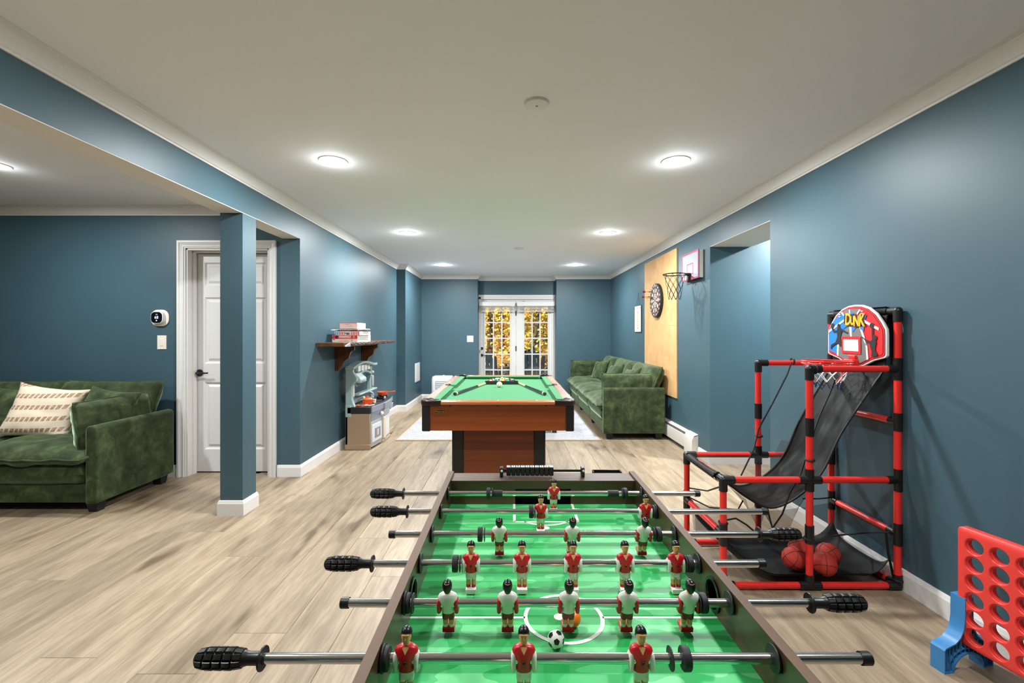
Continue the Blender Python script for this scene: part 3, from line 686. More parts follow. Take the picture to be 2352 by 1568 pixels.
# players -----------------------------------------------------------
def ell(z, rx, ry, yo=0., n_=20, pw=2.3):
    o = []
    for k_ in range(n_):
        a = 2*math.pi*k_/n_; c_, s_ = math.cos(a), math.sin(a)
        o.append((rx*math.copysign(abs(c_)**(2/pw), c_), yo+ry*math.copysign(abs(s_)**(2/pw), s_), z))
    return o
def player_mesh(name, mats):
    # slots: 0 shirt 1 sleeve 2 skin 3 hair 4 shorts 5 sock 6 foot 7 screw ; faces -y, rod along x through the origin
    m_ = MB()
    m_.mtl(0).loft([ell(-.0175, .0112, .0085), ell(-.0165, .0125, .0098), ell(-.010, .0118, .0108), ell(.0, .0125, .0118), (ell(.008, .0168, .0112)), ell(.014, .0188, .0098), ell(.0185, .0172, .0088), ell(.0215, .0125, .0075), ell(.0235, .0068, .006)])
    vs = [(-.0050, -.0069, .0232), (.0050, -.0069, .0232), (.0052, -.0077, .0218), (.0, -.0108, .0128), (-.0052, -.0077, .0218)]
    m_.mtl(2).add([(x, y-.0009, z) for x, y, z in vs], [(0, 1, 2, 3, 4)])
    for s_ in (-1, 1):
        m_.mtl(1)
        rings = []
        for z, rx, ry, xo in ((-.0165, .0030, .0085, .0168), (-.0155, .0042, .0098, .0168), (-.006, .0050, .0104, .0165), (.002, .0052, .0104, .0162), (.007, .0046, .0094, .0160), (.0105, .0030, .0070, .0158)):
            rings.append([(x+s_*xo, y, z) for x, y, z in ell(z, rx, ry, 0, 14, 2.6)])
        m_.loft(rings)
    m_.mtl(2).loft([ell(.0225, .0058, .0052, .0, 16), ell(.0275, .0050, .0052, -.0003, 16), ell(.030, .0048, .0054, -.0012, 16)])
    hd = [(.0268, .0026, .0022, -.0040), (.0280, .0048, .0050, -.0030), (.0310, .0066, .0076, -.0014), (.0360, .0080, .0092, 0), (.0410, .0084, .0097, .0006), (.0448, .0080, .0092, .0008), (.0478, .0064, .0076, .001), (.0496, .0040, .005, .001), (.0502, .0012, .0015, .001)]
    m_.loft([ell(z, rx, ry, yo, 18, 2.1) for z, rx, ry, yo in hd])
    # nose and brow
    m_.loft([[(-.0014, -.0082, .0345), (.0014, -.0082, .0345), (0, -.0112, .0345)], [(-.0009, -.0088, .0400), (.0009, -.0088, .0400), (0, -.0100, .0400)]])
    m_.add([(-.0062, -.0078, .0402), (.0062, -.0078, .0402), (.0058, -.0098, .0418), (-.0058, -.0098, .0418), (-.0050, -.0084, .0436), (.0050, -.0084, .0436)], [(0, 1, 2, 3), (3, 2, 5, 4)])
    # hair: cap whose hem is high on the brow and low on the nape
    nr, ns = 8, 20; vs = []
    for i in range(nr+1):
        for k_ in range(ns):
            a = 2*math.pi*k_/ns; back = .5+.5*math.sin(a)
            lo = .0445-.0175*back**1.3; z = .0512-(.0512-lo)*(i/nr)**1.2
            q = min(1., max(0., (.0515-z)/.0115)); rs = math.sqrt(max(0., 1-(1-q)**2)); taper = 1-.32*max(0., (.036-z)/.010)**1.3
            vs.append((.0092*rs*math.cos(a)*taper, .0008+.0106*rs*math.sin(a)*taper, z))
    m_.mtl(3).add(vs, [(i*ns+k_, i*ns+(k_+1) % ns, (i+1)*ns+(k_+1) % ns, (i+1)*ns+k_) for i in range(nr) for k_ in range(ns)]+[tuple(range(ns))])
    # shorts, legs, socks, foot block
    m_.mtl(4).loft([ell(-.0165, .0118, .0088), ell(-.022, .0122, .0092), ell(-.027, .0118, .0088)])
    for s_ in (-1, 1):
        def sh(ring): return [(x+s_*.0058, y, z) for x, y, z in ring]
        m_.mtl(4).loft([sh(ell(-.024, .0058, .0085, 0, 14)), sh(ell(-.030, .0062, .0082, 0, 14)), sh(ell(-.0318, .0060, .0078, 0, 14))])
        m_.mtl(2).loft([sh(ell(-.030, .0050, .0066, 0, 14)), sh(ell(-.040, .0052, .0062, 0, 14)), sh(ell(-.0455, .0046, .0056, 0, 14))])
        m_.mtl(5).loft([sh(ell(-.0440, .0052, .0060, 0, 14)), sh(ell(-.052, .0048, .0060, 0, 14))])
    q = .0012
    m_.mtl(6).loft([[(x*(.0112-q), -.003+y*(.0105-q), -.0502) for x, y in ((-1, -1), (1, -1), (1, 1), (-1, 1))]] + [[(x*.0114, -.003+y*.0107, z) for x, y in ((-1, -1), (1, -1), (1, 1), (-1, 1))] for z in (-.0514, -.0598)] + [[(x*(.0114-q), -.003+y*(.0107-q), -.0610) for x, y in ((-1, -1), (1, -1), (1, 1), (-1, 1))]])
    m_.mtl(7).ball((0, -.0118, .0), .0026, .0022, .0026, 10, 6)
    return m_.mesh(name, mats, 42)
pm_red = player_mesh('player_figure', ['jersey_red', 'toy_white', 'toy_skin', 'hair_black', 'toy_white', 'jersey_red', 'toy_white', 'black_gloss'])
pm_wht = player_mesh('player_figure', ['toy_white', 'jersey_red', 'toy_skin', 'hair_black', 'shorts_red', 'toy_white', 'jersey_red', 'toy_white'])
# rod fittings (local, rod along x)
def handle_mesh():
    m_ = MB()           # flange at x=0, grip towards -x
    m_.lathe([(0, -.108), (.0075, -.1075), (.0115, -.104), (.0130, -.098), (.0130, -.036), (.0115, -.030), (.0105, -.026), (.0098, -.024), (.0098, -.005), (.012, -.004), (.0175, -.003), (.0182, -.0015), (.0175, 0), (.0085, 0), (.0085, -.004)], (0, 0, 0), 'x', 20)
    n_ = 9
    for k_ in range(n_):
        a = 2*math.pi*(k_+.5)/n_; ca, sa = math.cos(a), math.sin(a); ta = .0042
        for i in range(5):
            xa_, xb_ = -.1035+.0148*i, -.1035+.0148*i+.0132; e = .0008; r0 = .0115; r1 = .0160 if 0 < i < 4 else .0152
            def q(x_, t_, r_): return (x_, r_*ca-t_*sa, r_*sa+t_*ca)
            f0 = .012 if i == 0 else r0; 
            ring0 = [q(xa_, -ta, r0), q(xb_, -ta, r0), q(xb_, ta, r0), q(xa_, ta, r0)]
            sl0 = .0035 if i == 0 else 0.; sl1 = .003 if i == 4 else 0.
            ring1 = [q(xa_+e*.3, -ta+e*.3, r1-.0012-sl0), q(xb_-e*.3, -ta+e*.3, r1-.0012-sl1), q(xb_-e*.3, ta-e*.3, r1-.0012-sl1), q(xa_+e*.3, ta-e*.3, r1-.0012-sl0)]
            ring2 = [q(xa_+e*1.6, -ta+e*1.2, r1-sl0*.6), q(xb_-e*1.6, -ta+e*1.2, r1-sl1*.6), q(xb_-e*1.6, ta-e*1.2, r1-sl1*.6), q(xa_+e*1.6, ta-e*1.2, r1-sl0*.6)]
            m_.loft([ring0, ring1, ring2])
    return m_.mesh('handle', 'black_plastic', 50)
HM = handle_mesh()
CAPM = MB().lathe([(0, -.016), (.0088, -.016), (.0100, -.0145), (.0100, 0), (.0082, 0)], (0, 0, 0), 'x', 20).mesh('end_cap', 'black_plastic')
BMP = MB().lathe([(.009, -.006), (.0165, -.006), (.018, -.0045), (.018, .0045), (.0165, .006), (.009, .006)], (0, 0, 0), 'x', 24).mesh('bumper', 'black_matte')
WSH = MB().lathe([(.009, -.001), (.0175, -.001), (.0175, .001), (.009, .001)], (0, 0, 0), 'x', 24).mesh('washer', 'black_matte')
COLR = MB().lathe([(.008, -.017), (.0105, -.017), (.0108, -.015), (.0108, .015), (.0105, .017), (.008, .017)], (0, 0, 0), 'x', 20).mesh('collar', 'black_matte')
BUSH = MB().lathe([(.0084, 0), (.0105, .001), (.0190, .001), (.0205, .003), (.0205, .0052), (.0084, .0052)], (0, 0, 0), 'x', 24).mesh('bushing', 'black_matte')
def sub(name, me, parent, x, rz=0., flip=False):
    o = bpy.data.objects.new(name, me); col.objects.link(o); o.parent = parent; o.location = (x, 0, 0)
    if rz: o.rotation_euler.z = rz
    return o
rods = [  # left end px, left kind, right end px, right kind, team, players px, bumpers px, washers px, collars px, tilt (feet away from the camera)
    (928, 'h', 1607, 'c', 'r', [1272], [1122, 1436], [1131, 1429], [1142, 1408], 14),
    (937, 'h', 1762, 'c', 'r', [1242, 1482], [1220, 1504], [1229], [], 6),
    (894, 'c', 1742, 'h', 'w', [1147, 1314, 1478], [1103, 1512], [1113, 1502], [], 18),
    (857, 'h', 1757, 'c', 'r', [1082, 1199, 1316, 1435, 1552], [1046, 1583], [1057, 1574], [], 0),
    (783, 'c', 1858, 'h', 'w', [1029, 1166, 1306, 1441, 1581], [935, 1614], [949, 1603], [], 13),
    (606, 'h', 1999, 'c', 'r', [934, 1203, 1472], [886, 1574], [1540], [], 0),
]
def xpx(px, y): return (px-U0)*y/F
names_ = ['']*8
for k_, rd in enumerate(rods):
    y = RY[k_]
    ro = bpy.data.objects.new('rod', None); 
    l_, lk, r_, rk, team, pls, bms, wss, cls, tilt = rd
    x0, x1 = xpx(l_, y), xpx(r_, y)
    a = x0-.002 if lk == 'h' else x0+.004; b = x1+.002 if rk == 'h' else x1-.004
    me = MB().cyl((a, 0, 0), (b, 0, 0), .0080, 20).mesh('rod', 'chrome')
    ro = bpy.data.objects.new('rod', me); col.objects.link(ro); ro.parent = ft; ro.location = Vector((0, y, RODZ))-wloc(ft)
    ro.rotation_euler.x = math.radians(tilt)
    if lk == 'h': sub('handle', HM, ro, x0)
    else: sub('end_cap', CAPM, ro, x0+.016)
    if rk == 'h': sub('handle', HM, ro, x1, math.pi)
    else: sub('end_cap', CAPM, ro, x1-.016, math.pi)
    for px in pls: sub('player_figure', pm_red if team == 'r' else pm_wht, ro, xpx(px, y), 0. if team == 'r' else math.pi)
    for px in bms: sub('bumper', BMP, ro, xpx(px, y))
    for px in wss: sub('washer', WSH, ro, xpx(px, y))
    for px in cls: sub('collar', COLR, ro, xpx(px, y))
for k_ in (6, 7):            # the two rods nearest the photographer, below the frame
    y = RY[k_]; n_ = 2 if k_ == 6 else 1
    me = MB().cyl((FX0-.16, 0, 0), (FX1+.26, 0, 0), .0080, 20).mesh('rod', 'chrome'); ro = bpy.data.objects.new('rod', me); col.objects.link(ro); ro.parent = ft
    ro.location = Vector((0, y, RODZ))-wloc(ft)
    sub('handle', HM, ro, FX1+.262, math.pi); sub('end_cap', CAPM, ro, FX0-.15)
    for i in range(n_): sub('player_figure', pm_wht, ro, XM+(i-(n_-1)/2)*.24, math.pi)
    for s_ in (-1, 1): sub('bumper', BMP, ro, XM+s_*.2)
for y in RY:
    for x_, rz in ((IX0, 0.), (IX1, math.pi)):
        o = bpy.data.objects.new('bushing', BUSH); col.objects.link(o); o.parent = ft; o.location = Vector((x_, y, RODZ))-wloc(ft); o.rotation_euler.z = rz
# ball return cups in the side panels
for x_, s_ in ((IX0, 1), (IX1, -1)):
    m_ = MB().lathe([(.031, 0), (.034, s_*.002), (.034, s_*.004), (.028, s_*.0045), (.026, -s_*.002), (.023, -s_*.012), (.020, -s_*.0145), (0, -s_*.0145)], (x_, (RY[3]+RY[4])/2, .749), 'x', 32)
    m_.build('ball_entry_cup', 'black_gloss', ft, smooth=50)
# sliding score counter on the far end, ball tray behind it
yc = 1.596
for i in range(10):
    cx = P(1163+10.8*(i+.5), 1095, yc).x; z0 = END+.006
    b_ = MB().box(cx-.0078, cx+.0078, yc-.014, yc+.014, z0, z0+.030); o = b_.build('score_bead', 'black_plastic', ft, bevel=.003)
    bx(cx-.0066, cx+.0066, yc-.010, yc+.010, z0+.030, z0+.0304).build('number_tile', 'white_plastic', o)
    text('number', str(10-i), .014, (cx, yc, z0+.0308), 'up', 'ink_black', o, .0002)
    MB().lathe([(0, -.0146), (.0016, -.0146), (.0038, -.0135), (.0038, -.012)], (cx, yc, z0+.016), 'y', 10).build('dimple', 'dark_bronze', o)
xa, xb = P(1152, 1095, yc).x, P(1338, 1095, yc).x
for cx in (xa, xb):
    o = bx(cx-.006, cx+.006, yc-.014, yc+.014, END, END+.034).build('counter_block', 'black_plastic', ft, bevel=.003)
    MB().lathe([(0, -.0155), (.0035, -.0155), (.0042, -.014)], (cx+.001, yc, END+.024), 'y', 14).build('screw', 'white_plastic', o)
MB().cyl((xa, yc, END+.021), (xb, yc, END+.021), .004, 12).build('counter_rod', 'black_gloss', ft)
xa, xb = P(1363, 1086, FY1).x, P(1429, 1086, FY1).x
m_ = MB().box(xa, xb, FY1, FY1+.03, END-.06, END-.05).box(xa, xb, FY1+.026, FY1+.03, END-.05, END+.004).box(xa, xa+.004, FY1, FY1+.03, END-.05, END+.004).box(xb-.004, xb, FY1, FY1+.03, END-.05, END+.004)
m_.build('ball_tray', 'black_plastic', ft, bevel=.002)
# two balls on the field
br = .0155
def ball_at(px, py_bottom): 
    y = .579*F/(py_bottom-V0); return Vector((xpx(px, y), y, FLD+br+.0007))
c = Vector((xpx(1277, .842), .842, FLD+br+.0008))
sb = thing('toy_soccer_ball', (c.x, c.y, FLD), 'small black and white soccer ball on the green foosball field', 'ball')
MB().ball(c, br, seg=28, rings=18).build('shell', 'toy_white', sb)
gr_ = (1+5**.5)/2
ico = [Vector(v).normalized() for v in [(0, s1, s2*gr_) for s1 in (-1, 1) for s2 in (-1, 1)]+[(s1, s2*gr_, 0) for s1 in (-1, 1) for s2 in (-1, 1)]+[(s2*gr_, 0, s1) for s1 in (-1, 1) for s2 in (-1, 1)]]
Rm = ico[4].rotation_difference(Vector((.0, -.9, .28)).normalized()).to_matrix()
for d in ico:
    d = Rm @ d; u = d.orthogonal().normalized(); v_ = d.cross(u); m_ = MB()
    rim = [c+(d*.92+(u*math.cos(2*math.pi*k_/5)+v_*math.sin(2*math.pi*k_/5))*.36).normalized()*(br+.0003) for k_ in range(5)]
    pts = [c+d*(br+.0005)]
    for k_ in range(5): pts += [rim[k_], c+((rim[k_]+rim[(k_+1) % 5])/2-c).normalized()*(br+.0003)]
    m_.add(pts, [(0, 1+i, 1+(i+1) % 10) for i in range(10)]); m_.build('patch', 'hair_black', sb)
c = Vector((xpx(1316, .905), .905, FLD+br+.0008)); o = MB().ball(c, br, seg=28, rings=18).build('toy_ball', 'orange_ball', origin=(c.x, c.y, FLD))
tag(o, 'small plain orange ball behind a foosball player at midfield', 'ball')
# ================================================================== pool table
PX0, PX1, PY0, PY1 = -.670, .465, 3.32, 5.42; PTOP, PBED, PBOT = .80, .762, .582
pt = thing('pool_table', ((PX0+PX1)/2, (PY0+PY1)/2, 0), 'pool table with green felt and reddish wood apron in the middle of the room', 'pool table')
pcx = (PX0+PX1)/2; RW = .075     # rail width
cr = .065
# apron boards between black corner posts
e = .016; pp = .068
bx(PX0+pp, PX1-pp, PY0+e, PY0+e+.02, PBOT, PTOP-.030).build('apron_board', 'cherry', pt, bevel=.002)
bx(PX0+pp, PX1-pp, PY1-e-.02, PY1-e, PBOT, PTOP-.030).build('apron_board', 'cherry', pt, bevel=.002)
noise_mat('cherry_side', [(.2, srgb(92, 42, 16)), (.45, srgb(122, 58, 22)), (.65, srgb(138, 67, 26)), (.85, srgb(152, 80, 36))], 12., rough=.35, stretch=(.05, .05, 2.2), detail=6.)
bx(PX0+e, PX0+e+.02, PY0+pp, PY1-pp, PBOT, PTOP-.030).build('apron_board', 'cherry_side', pt, bevel=.002)
bx(PX1-e-.02, PX1-e, PY0+pp, PY1-pp, PBOT, PTOP-.030).build('apron_board', 'cherry_side', pt, bevel=.002)
def corner_outline(sx, sy, ins, size, r_, xc, yc_):
    o = []
    o += [(xc+sx*size, yc_+sy*ins), (xc+sx*(ins+r_), yc_+sy*ins)]
    for i in range(1, 6):
        a = math.pi/2*i/6; o.append((xc+sx*(ins+r_-r_*math.sin(a)), yc_+sy*(ins+r_-r_*math.cos(a))))
    o += [(xc+sx*ins, yc_+sy*(ins+r_)), (xc+sx*ins, yc_+sy*size), (xc+sx*size, yc_+sy*size)]
    return o
for sx, xc in ((1, PX0), (-1, PX1)):
    for sy, yc_ in ((1, PY0), (-1, PY1)):
        MB().prism(corner_outline(sx, sy, .010, .072, .02, xc, yc_), PBOT-.004, PTOP-.026).build('corner_post', 'black_plastic', pt, bevel=.003)
# rails, corner castings, cushions
pk = .052
def rail(x0, x1, y0, y1, m_='rail_top'):
    bx(x0, x1, y0, y1, PTOP-.030, PTOP).build('rail', m_, pt, bevel=.009)
ymid = (PY0+PY1)/2; CC = .145
rail(PX0+CC, PX1-CC, PY0, PY0+RW, 'cherry_rail'); rail(PX0+CC, PX1-CC, PY1-RW, PY1, 'cherry_rail')
for x0, x1 in ((PX0, PX0+RW), (PX1-RW, PX1)):
    for y0, y1 in ((PY0+CC, ymid-.045), (ymid+.045, PY1-CC)): rail(x0, x1, y0, y1)
    xo = x0 if x0 == PX0 else x1; s_ = 1 if x0 == PX0 else -1
    mp_ = MB(); o = [(xo, ymid-.045), (xo+s_*RW, ymid-.045)]
    for i in range(9):
        a = math.pi*i/8; o.append((xo+s_*(RW-.038*math.sin(a)), ymid-.036*math.cos(a)))
    o += [(xo+s_*RW, ymid+.045), (xo, ymid+.045)]
    mp_.prism(o, PTOP-.030, PTOP); mp_.build('rail', 'rail_top', pt, bevel=.004)
    MB().tube([(xo+s_*(RW-.040*math.sin(math.pi*i/10)+.004), ymid-.040*math.cos(math.pi*i/10), PTOP+.001) for i in range(11)], .006, 8).build('pocket_iron', 'black_plastic', pt)
    MB().lathe([(.036, -.005), (.034, -.05), (0, -.052)], (xo+s_*(RW-.006), ymid, PTOP-.004), 'z', 20).build('pocket_cup', 'black_matte', pt)
for sx, xc in ((1, PX0), (-1, PX1)):
    for sy, yc_ in ((1, PY0), (-1, PY1)):
        o = []; R_ = .055
        o += [(xc+sx*(CC+.01), yc_), (xc+sx*R_, yc_)]
        for i in range(1, 8): a = math.pi/2*i/8; o.append((xc+sx*(R_-R_*math.sin(a)), yc_+sy*(R_-R_*math.cos(a))))
        o += [(xc, yc_+sy*R_), (xc, yc_+sy*(CC+.01)), (xc+sx*RW, yc_+sy*(CC+.01))]
        for i in range(7):       # pocket bite
            a = math.radians(35+ (200)*i/6); 
        hc = Vector((xc+sx*.088, yc_+sy*.088)); 
        for i in range(9):
            a = math.radians(135+90*(i/8)*2-0) if False else math.radians(100+250*i/8)
            dx, dy = math.cos(a)*.046, math.sin(a)*.046
            # start on the side rail, run round the outer half of the pocket
            t_ = -math.pi/4+math.pi*(i/8)
            o.append((hc.x-sx*.046*math.cos(t_-0) if False else hc.x+sx*.046*math.cos(math.radians(135+180*i/8)), hc.y+sy*.046*math.sin(math.radians(135+180*i/8))))
        o += [(xc+sx*(CC+.01), yc_+sy*RW)]
        MB().prism(o, PTOP-.034, PTOP+.003).build('corner_casting', 'corner_cap', pt, bevel=.005)
        MB().tube([(hc.x+sx*.048*math.cos(math.radians(125+200*i/12)), hc.y+sy*.048*math.sin(math.radians(125+200*i/12)), PTOP+.003) for i in range(13)], .006, 8).build('pocket_iron', 'black_plastic', pt)
        MB().lathe([(.046, -.01), (.042, -.05), (0, -.052)], (hc.x, hc.y, PTOP), 'z', 20).build('pocket_cup', 'black_matte', pt)
bx(PX0+RW-.01, PX1-RW+.01, PY0+RW-.01, PY1-RW+.01, PBED-.02, PBED).build('felt_bed', 'felt', pt)
cwd = .05
def cush(a, b, nx, ny):
    # a-b along the rail's inner edge; wedge pointing inwards with angled ends
    a, b = Vector(a), Vector(b); d = (b-a).normalized(); n_ = Vector((nx, ny)); e0 = a+d*.03+n_*cwd; e1 = b-d*.03+n_*cwd
    vs = []
    for (p_, q_) in ((a, e0), (b, e1)):
        vs += [(p_.x, p_.y, PTOP-.001), (q_.x, q_.y, PTOP-.007), (q_.x, q_.y, PTOP-.012), (p_.x+n_.x*.02, p_.y+n_.y*.02, PBED-.002), (p_.x, p_.y, PBED-.002)]
    MB().add(vs, [(0, 1, 6, 5), (1, 2, 7, 6), (2, 3, 8, 7), (3, 4, 9, 8), (4, 0, 5, 9), (0, 4, 3, 2, 1), (5, 6, 7, 8, 9)]).build('cushion', 'felt', pt, bevel=.002)
i0, i1, k0, k1 = PX0+RW, PX1-RW, PY0+RW, PY1-RW
cush((i0+.055, k0), (i1-.055, k0), 0, 1); cush((i0+.055, k1), (i1-.055, k1), 0, -1)
for x_, n_ in ((i0, 1), (i1, -1)):
    cush((x_, k0+.055), (x_, ymid-.042), n_, 0); cush((x_, ymid+.042), (x_, k1-.055), n_, 0)
# sight dots
for x_ in (PX0+.036, PX1-.036):
    for i in (1, 2, 3, 5, 6, 7):
        yy = PY0+.04+(PY1-PY0-.08)*i/8; MB().lathe([(0, PTOP+.0008), (.006, PTOP+.0008), (.006, PTOP-.001)], (x_, yy, 0), 'z', 12).build('sight_dot', 'white_plastic', pt)
for i in (1, 2, 3):
    for yy in (PY0+.036, PY1-.036): MB().lathe([(0, PTOP+.0008), (.006, PTOP+.0008), (.006, PTOP-.001)], (PX0+(PX1-PX0)*i/4, yy, 0), 'z', 12).build('sight_dot', 'white_plastic', pt)
for px in (1033.5, 1143.5, 1254): 
    p = P(px, 931, PY0+e); MB().lathe([(0, -.006), (.006, -.005), (.007, 0)], p, 'y', 12).build('bolt', 'black_plastic', pt)
# pedestal legs
for py0 in (3.62, 4.72):
    q0, q1 = -.476, .266
    bx(q0+.09, q1-.09, py0+.006, py0+.4, .02, PBOT).build('pedestal_panel', 'cherry', pt)
    for a_, b_ in ((q0, q0+.097), (q1-.097, q1)): bx(a_, b_, py0, py0+.41, 0, PBOT).build('pedestal_post', 'black_plastic', pt, bevel=.012)
bx(PX0+.05, PX1-.05, PY0+.05, PY1-.05, PBOT+.01, PBOT+.02).build('underside_board', 'black_matte', pt)
# name badge
c = P(1010.5, 945, PY0+e-.002)
bd = MB().prism(rrect(.083, .031, .006, c.x, c.z), c.y-.002, c.y+.002, 'y').build('badge', 'brass', pt)
MB().prism(rrect(.077, .025, .004, c.x, c.z), c.y-.0025, c.y-.0015, 'y').build('badge_field', 'badge_black', bd)
text('badge_lettering', 'Mizerak', .022, (c.x, c.y-.0027, c.z), 'front', 'brass', bd, .0003, .0004)
# chalk cubes on the far rail
for i, px in enumerate((1248, 1256)):
    p = P(px, 855, PY1-.035); o = thing('chalk_cube', (p.x, PY1-.035, PTOP), ('dark chalk cube on the far pool table rail, nearer the door middle', 'dark chalk cube on the far pool table rail, nearer the sofa')[i], 'chalk', 'chalk cubes')
    bx(p.x-.011, p.x+.011, PY1-.046, PY1-.024, PTOP, PTOP+.02).build('wrapper', 'bracket_wood', o, bevel=.001)
    bx(p.x-.010, p.x+.010, PY1-.045, PY1-.025, PTOP+.02, PTOP+.023).build('chalk_top', 'paper_blue', o)
# rack, balls, cues
RB = .0285; YF = 4.755
rx0, rx1 = xpx(1118, YF), xpx(1186.5, YF); rcx = (rx0+rx1)/2
BD = 2*RB*.985
rk_ = thing('ball_rack', (rcx, YF, PBED), 'black triangular ball rack on the pool table', 'rack')
hw = 2*BD+RB+.026; ap = 4*BD*math.sqrt(3)/2+RB*2+.05
def tri(off):
    # rounded triangle with base towards the camera
    A, B, C = Vector((rcx-hw-off*1.73, YF-off)), Vector((rcx+hw+off*1.73, YF-off)), Vector((rcx, YF+hw*1.732+off*2))
    o = []
    for p_, q_, r_ in ((C, A, B), (A, B, C), (B, C, A)):
        d1, d2 = (p_-q_).normalized(), (r_-q_).normalized()
        a_, b_ = q_+d1*.03, q_+d2*.03
        for i in range(5):
            t_ = i/4; o.append(tuple((a_*(1-t_)+q_*t_)*(1-t_)+(q_*(1-t_)+b_*t_)*t_))
    return o
o_in, o_out = tri(0), tri(.009); n_ = len(o_in); m_ = MB()
vs = [(x, y, z) for z in (PBED+.003, PBED+.037) for ring in (o_in, o_out) for x, y in ring]
fs = []
for i in range(n_):
    j = (i+1) % n_; fs += [(i, j, 2*n_+j, 2*n_+i), (n_+j, n_+i, 3*n_+i, 3*n_+j), (2*n_+i, 2*n_+j, 3*n_+j, 3*n_+i), (j, i, n_+i, n_+j)]
m_.add(vs, fs); m_.build('frame', 'black_matte', rk_, bevel=.0015)
for s_ in (-1, 1): MB().lathe([(.008, 0), (.008, .006), (.004, .008), (0, .008)], (rcx+s_*(hw-.012+.025), YF+.012, PBED), 'z', 12).build('roller', 'white_plastic', rk_)
MB().lathe([(.008, 0), (.008, .006), (.004, .008), (0, .008)], (rcx, YF+hw*1.732-.005, PBED), 'z', 12).build('roller', 'white_plastic', rk_)
cols15 = [[('red', 0), ('green', 1), ('yellow', 0), ('green', 0), ('black', 0)], [('blue', 1), ('purple', 1), ('orange', 0), ('maroon', 1)], [('blue', 0), ('red', 1), ('yellow', 1)], [('maroon', 0), ('orange', 1)], [('purple', 0)]]
rown = ['front row', 'second row', 'third row', 'fourth row', 'far tip']
posn = [['outermost left', 'second', 'middle', 'fourth', 'outermost right'], ['first', 'second', 'third', 'last'], ['first', 'middle', 'last'], ['first', 'last'], ['']]
def pool_ball(c, colr, stripe, lab, sd):
    o = thing('billiard_ball', (c.x, c.y, PBED), lab, 'ball', 'billiard balls in the rack')
    rot = Matrix.Rotation(sd*1.3, 4, 'X') @ Matrix.Rotation(sd*.9, 4, 'Z')
    m_ = MB(); m_.M = Matrix.Translation(c) @ rot
    seg, rings = 20, 12
    b0 = len(m_.f); m_.ball((0, 0, 0), RB*.985, seg=seg, rings=rings)
    for i in range(rings):
        for k_ in range(seg):
            ri = i if True else 0
            if stripe: m_.mi[b0+i*seg+k_] = 1 if (i < 3 or i >= rings-3) else 0
            else: m_.mi[b0+i*seg+k_] = 1 if (i < 2) else 0
    m_.build('shell', ['ball_'+colr, 'ball_ivory'], o)
n_ = 0
for r_, row in enumerate(cols15):
    for i, (cn, st_) in enumerate(row):
        n_ += 1
        c = Vector((rcx+(i-(len(row)-1)/2)*BD, YF+.030+r_*BD*.866, PBED+RB*.985))
        pool_ball(c, cn, st_, '%s %s billiard ball in the %s of the rack%s' % ('striped' if st_ else 'solid', cn, rown[r_], (', '+posn[r_][i]) if posn[r_][i] else ''), n_)
c = Vector((xpx(1147, 4.5), 4.5, PBED+RB)); o = MB().ball(c, RB, seg=28, rings=18).build('cue_ball', 'ball_ivory', origin=(c.x, c.y, PBED)); tag(o, 'ivory cue ball in front of the black rack', 'ball')
def cue(a, b, lab):
    t = thing('pool_cue', (a[0], a[1], PBED), lab, 'cue')
    A, B = Vector((a[0], a[1], PBED+.0155)), Vector((b[0], b[1], PBED+.0075)); at = lambda f: A.lerp(B, f); R0, R1 = .0148, .0062
    rad = lambda f: R0+(R1-R0)*f
    def seg(f0, f1, nm, mm, grow=0.): MB().tube([at(f0), at(f1)], [rad(f0)+grow, rad(f1)+grow], 16).build(nm, mm, t)
    seg(0, .018, 'rubber_bumper', 'black_matte', -.002); seg(.018, .032, 'butt_ring', 'ball_ivory', .0004); seg(.032, .43, 'butt', 'cue_navy'); seg(.43, .445, 'joint', 'black_gloss', .0003); seg(.445, .985, 'shaft', 'maple'); seg(.985, 1., 'tip', 'paper_blue')
cue((xpx(1044, 3.89), 3.89), (-.155, 5.25), 'navy butted pool cue pointing from the wall shelf side of the table')
cue((xpx(1252, 3.89), 3.89), (-.045, 5.27), 'navy butted pool cue pointing from the sofa side of the table')
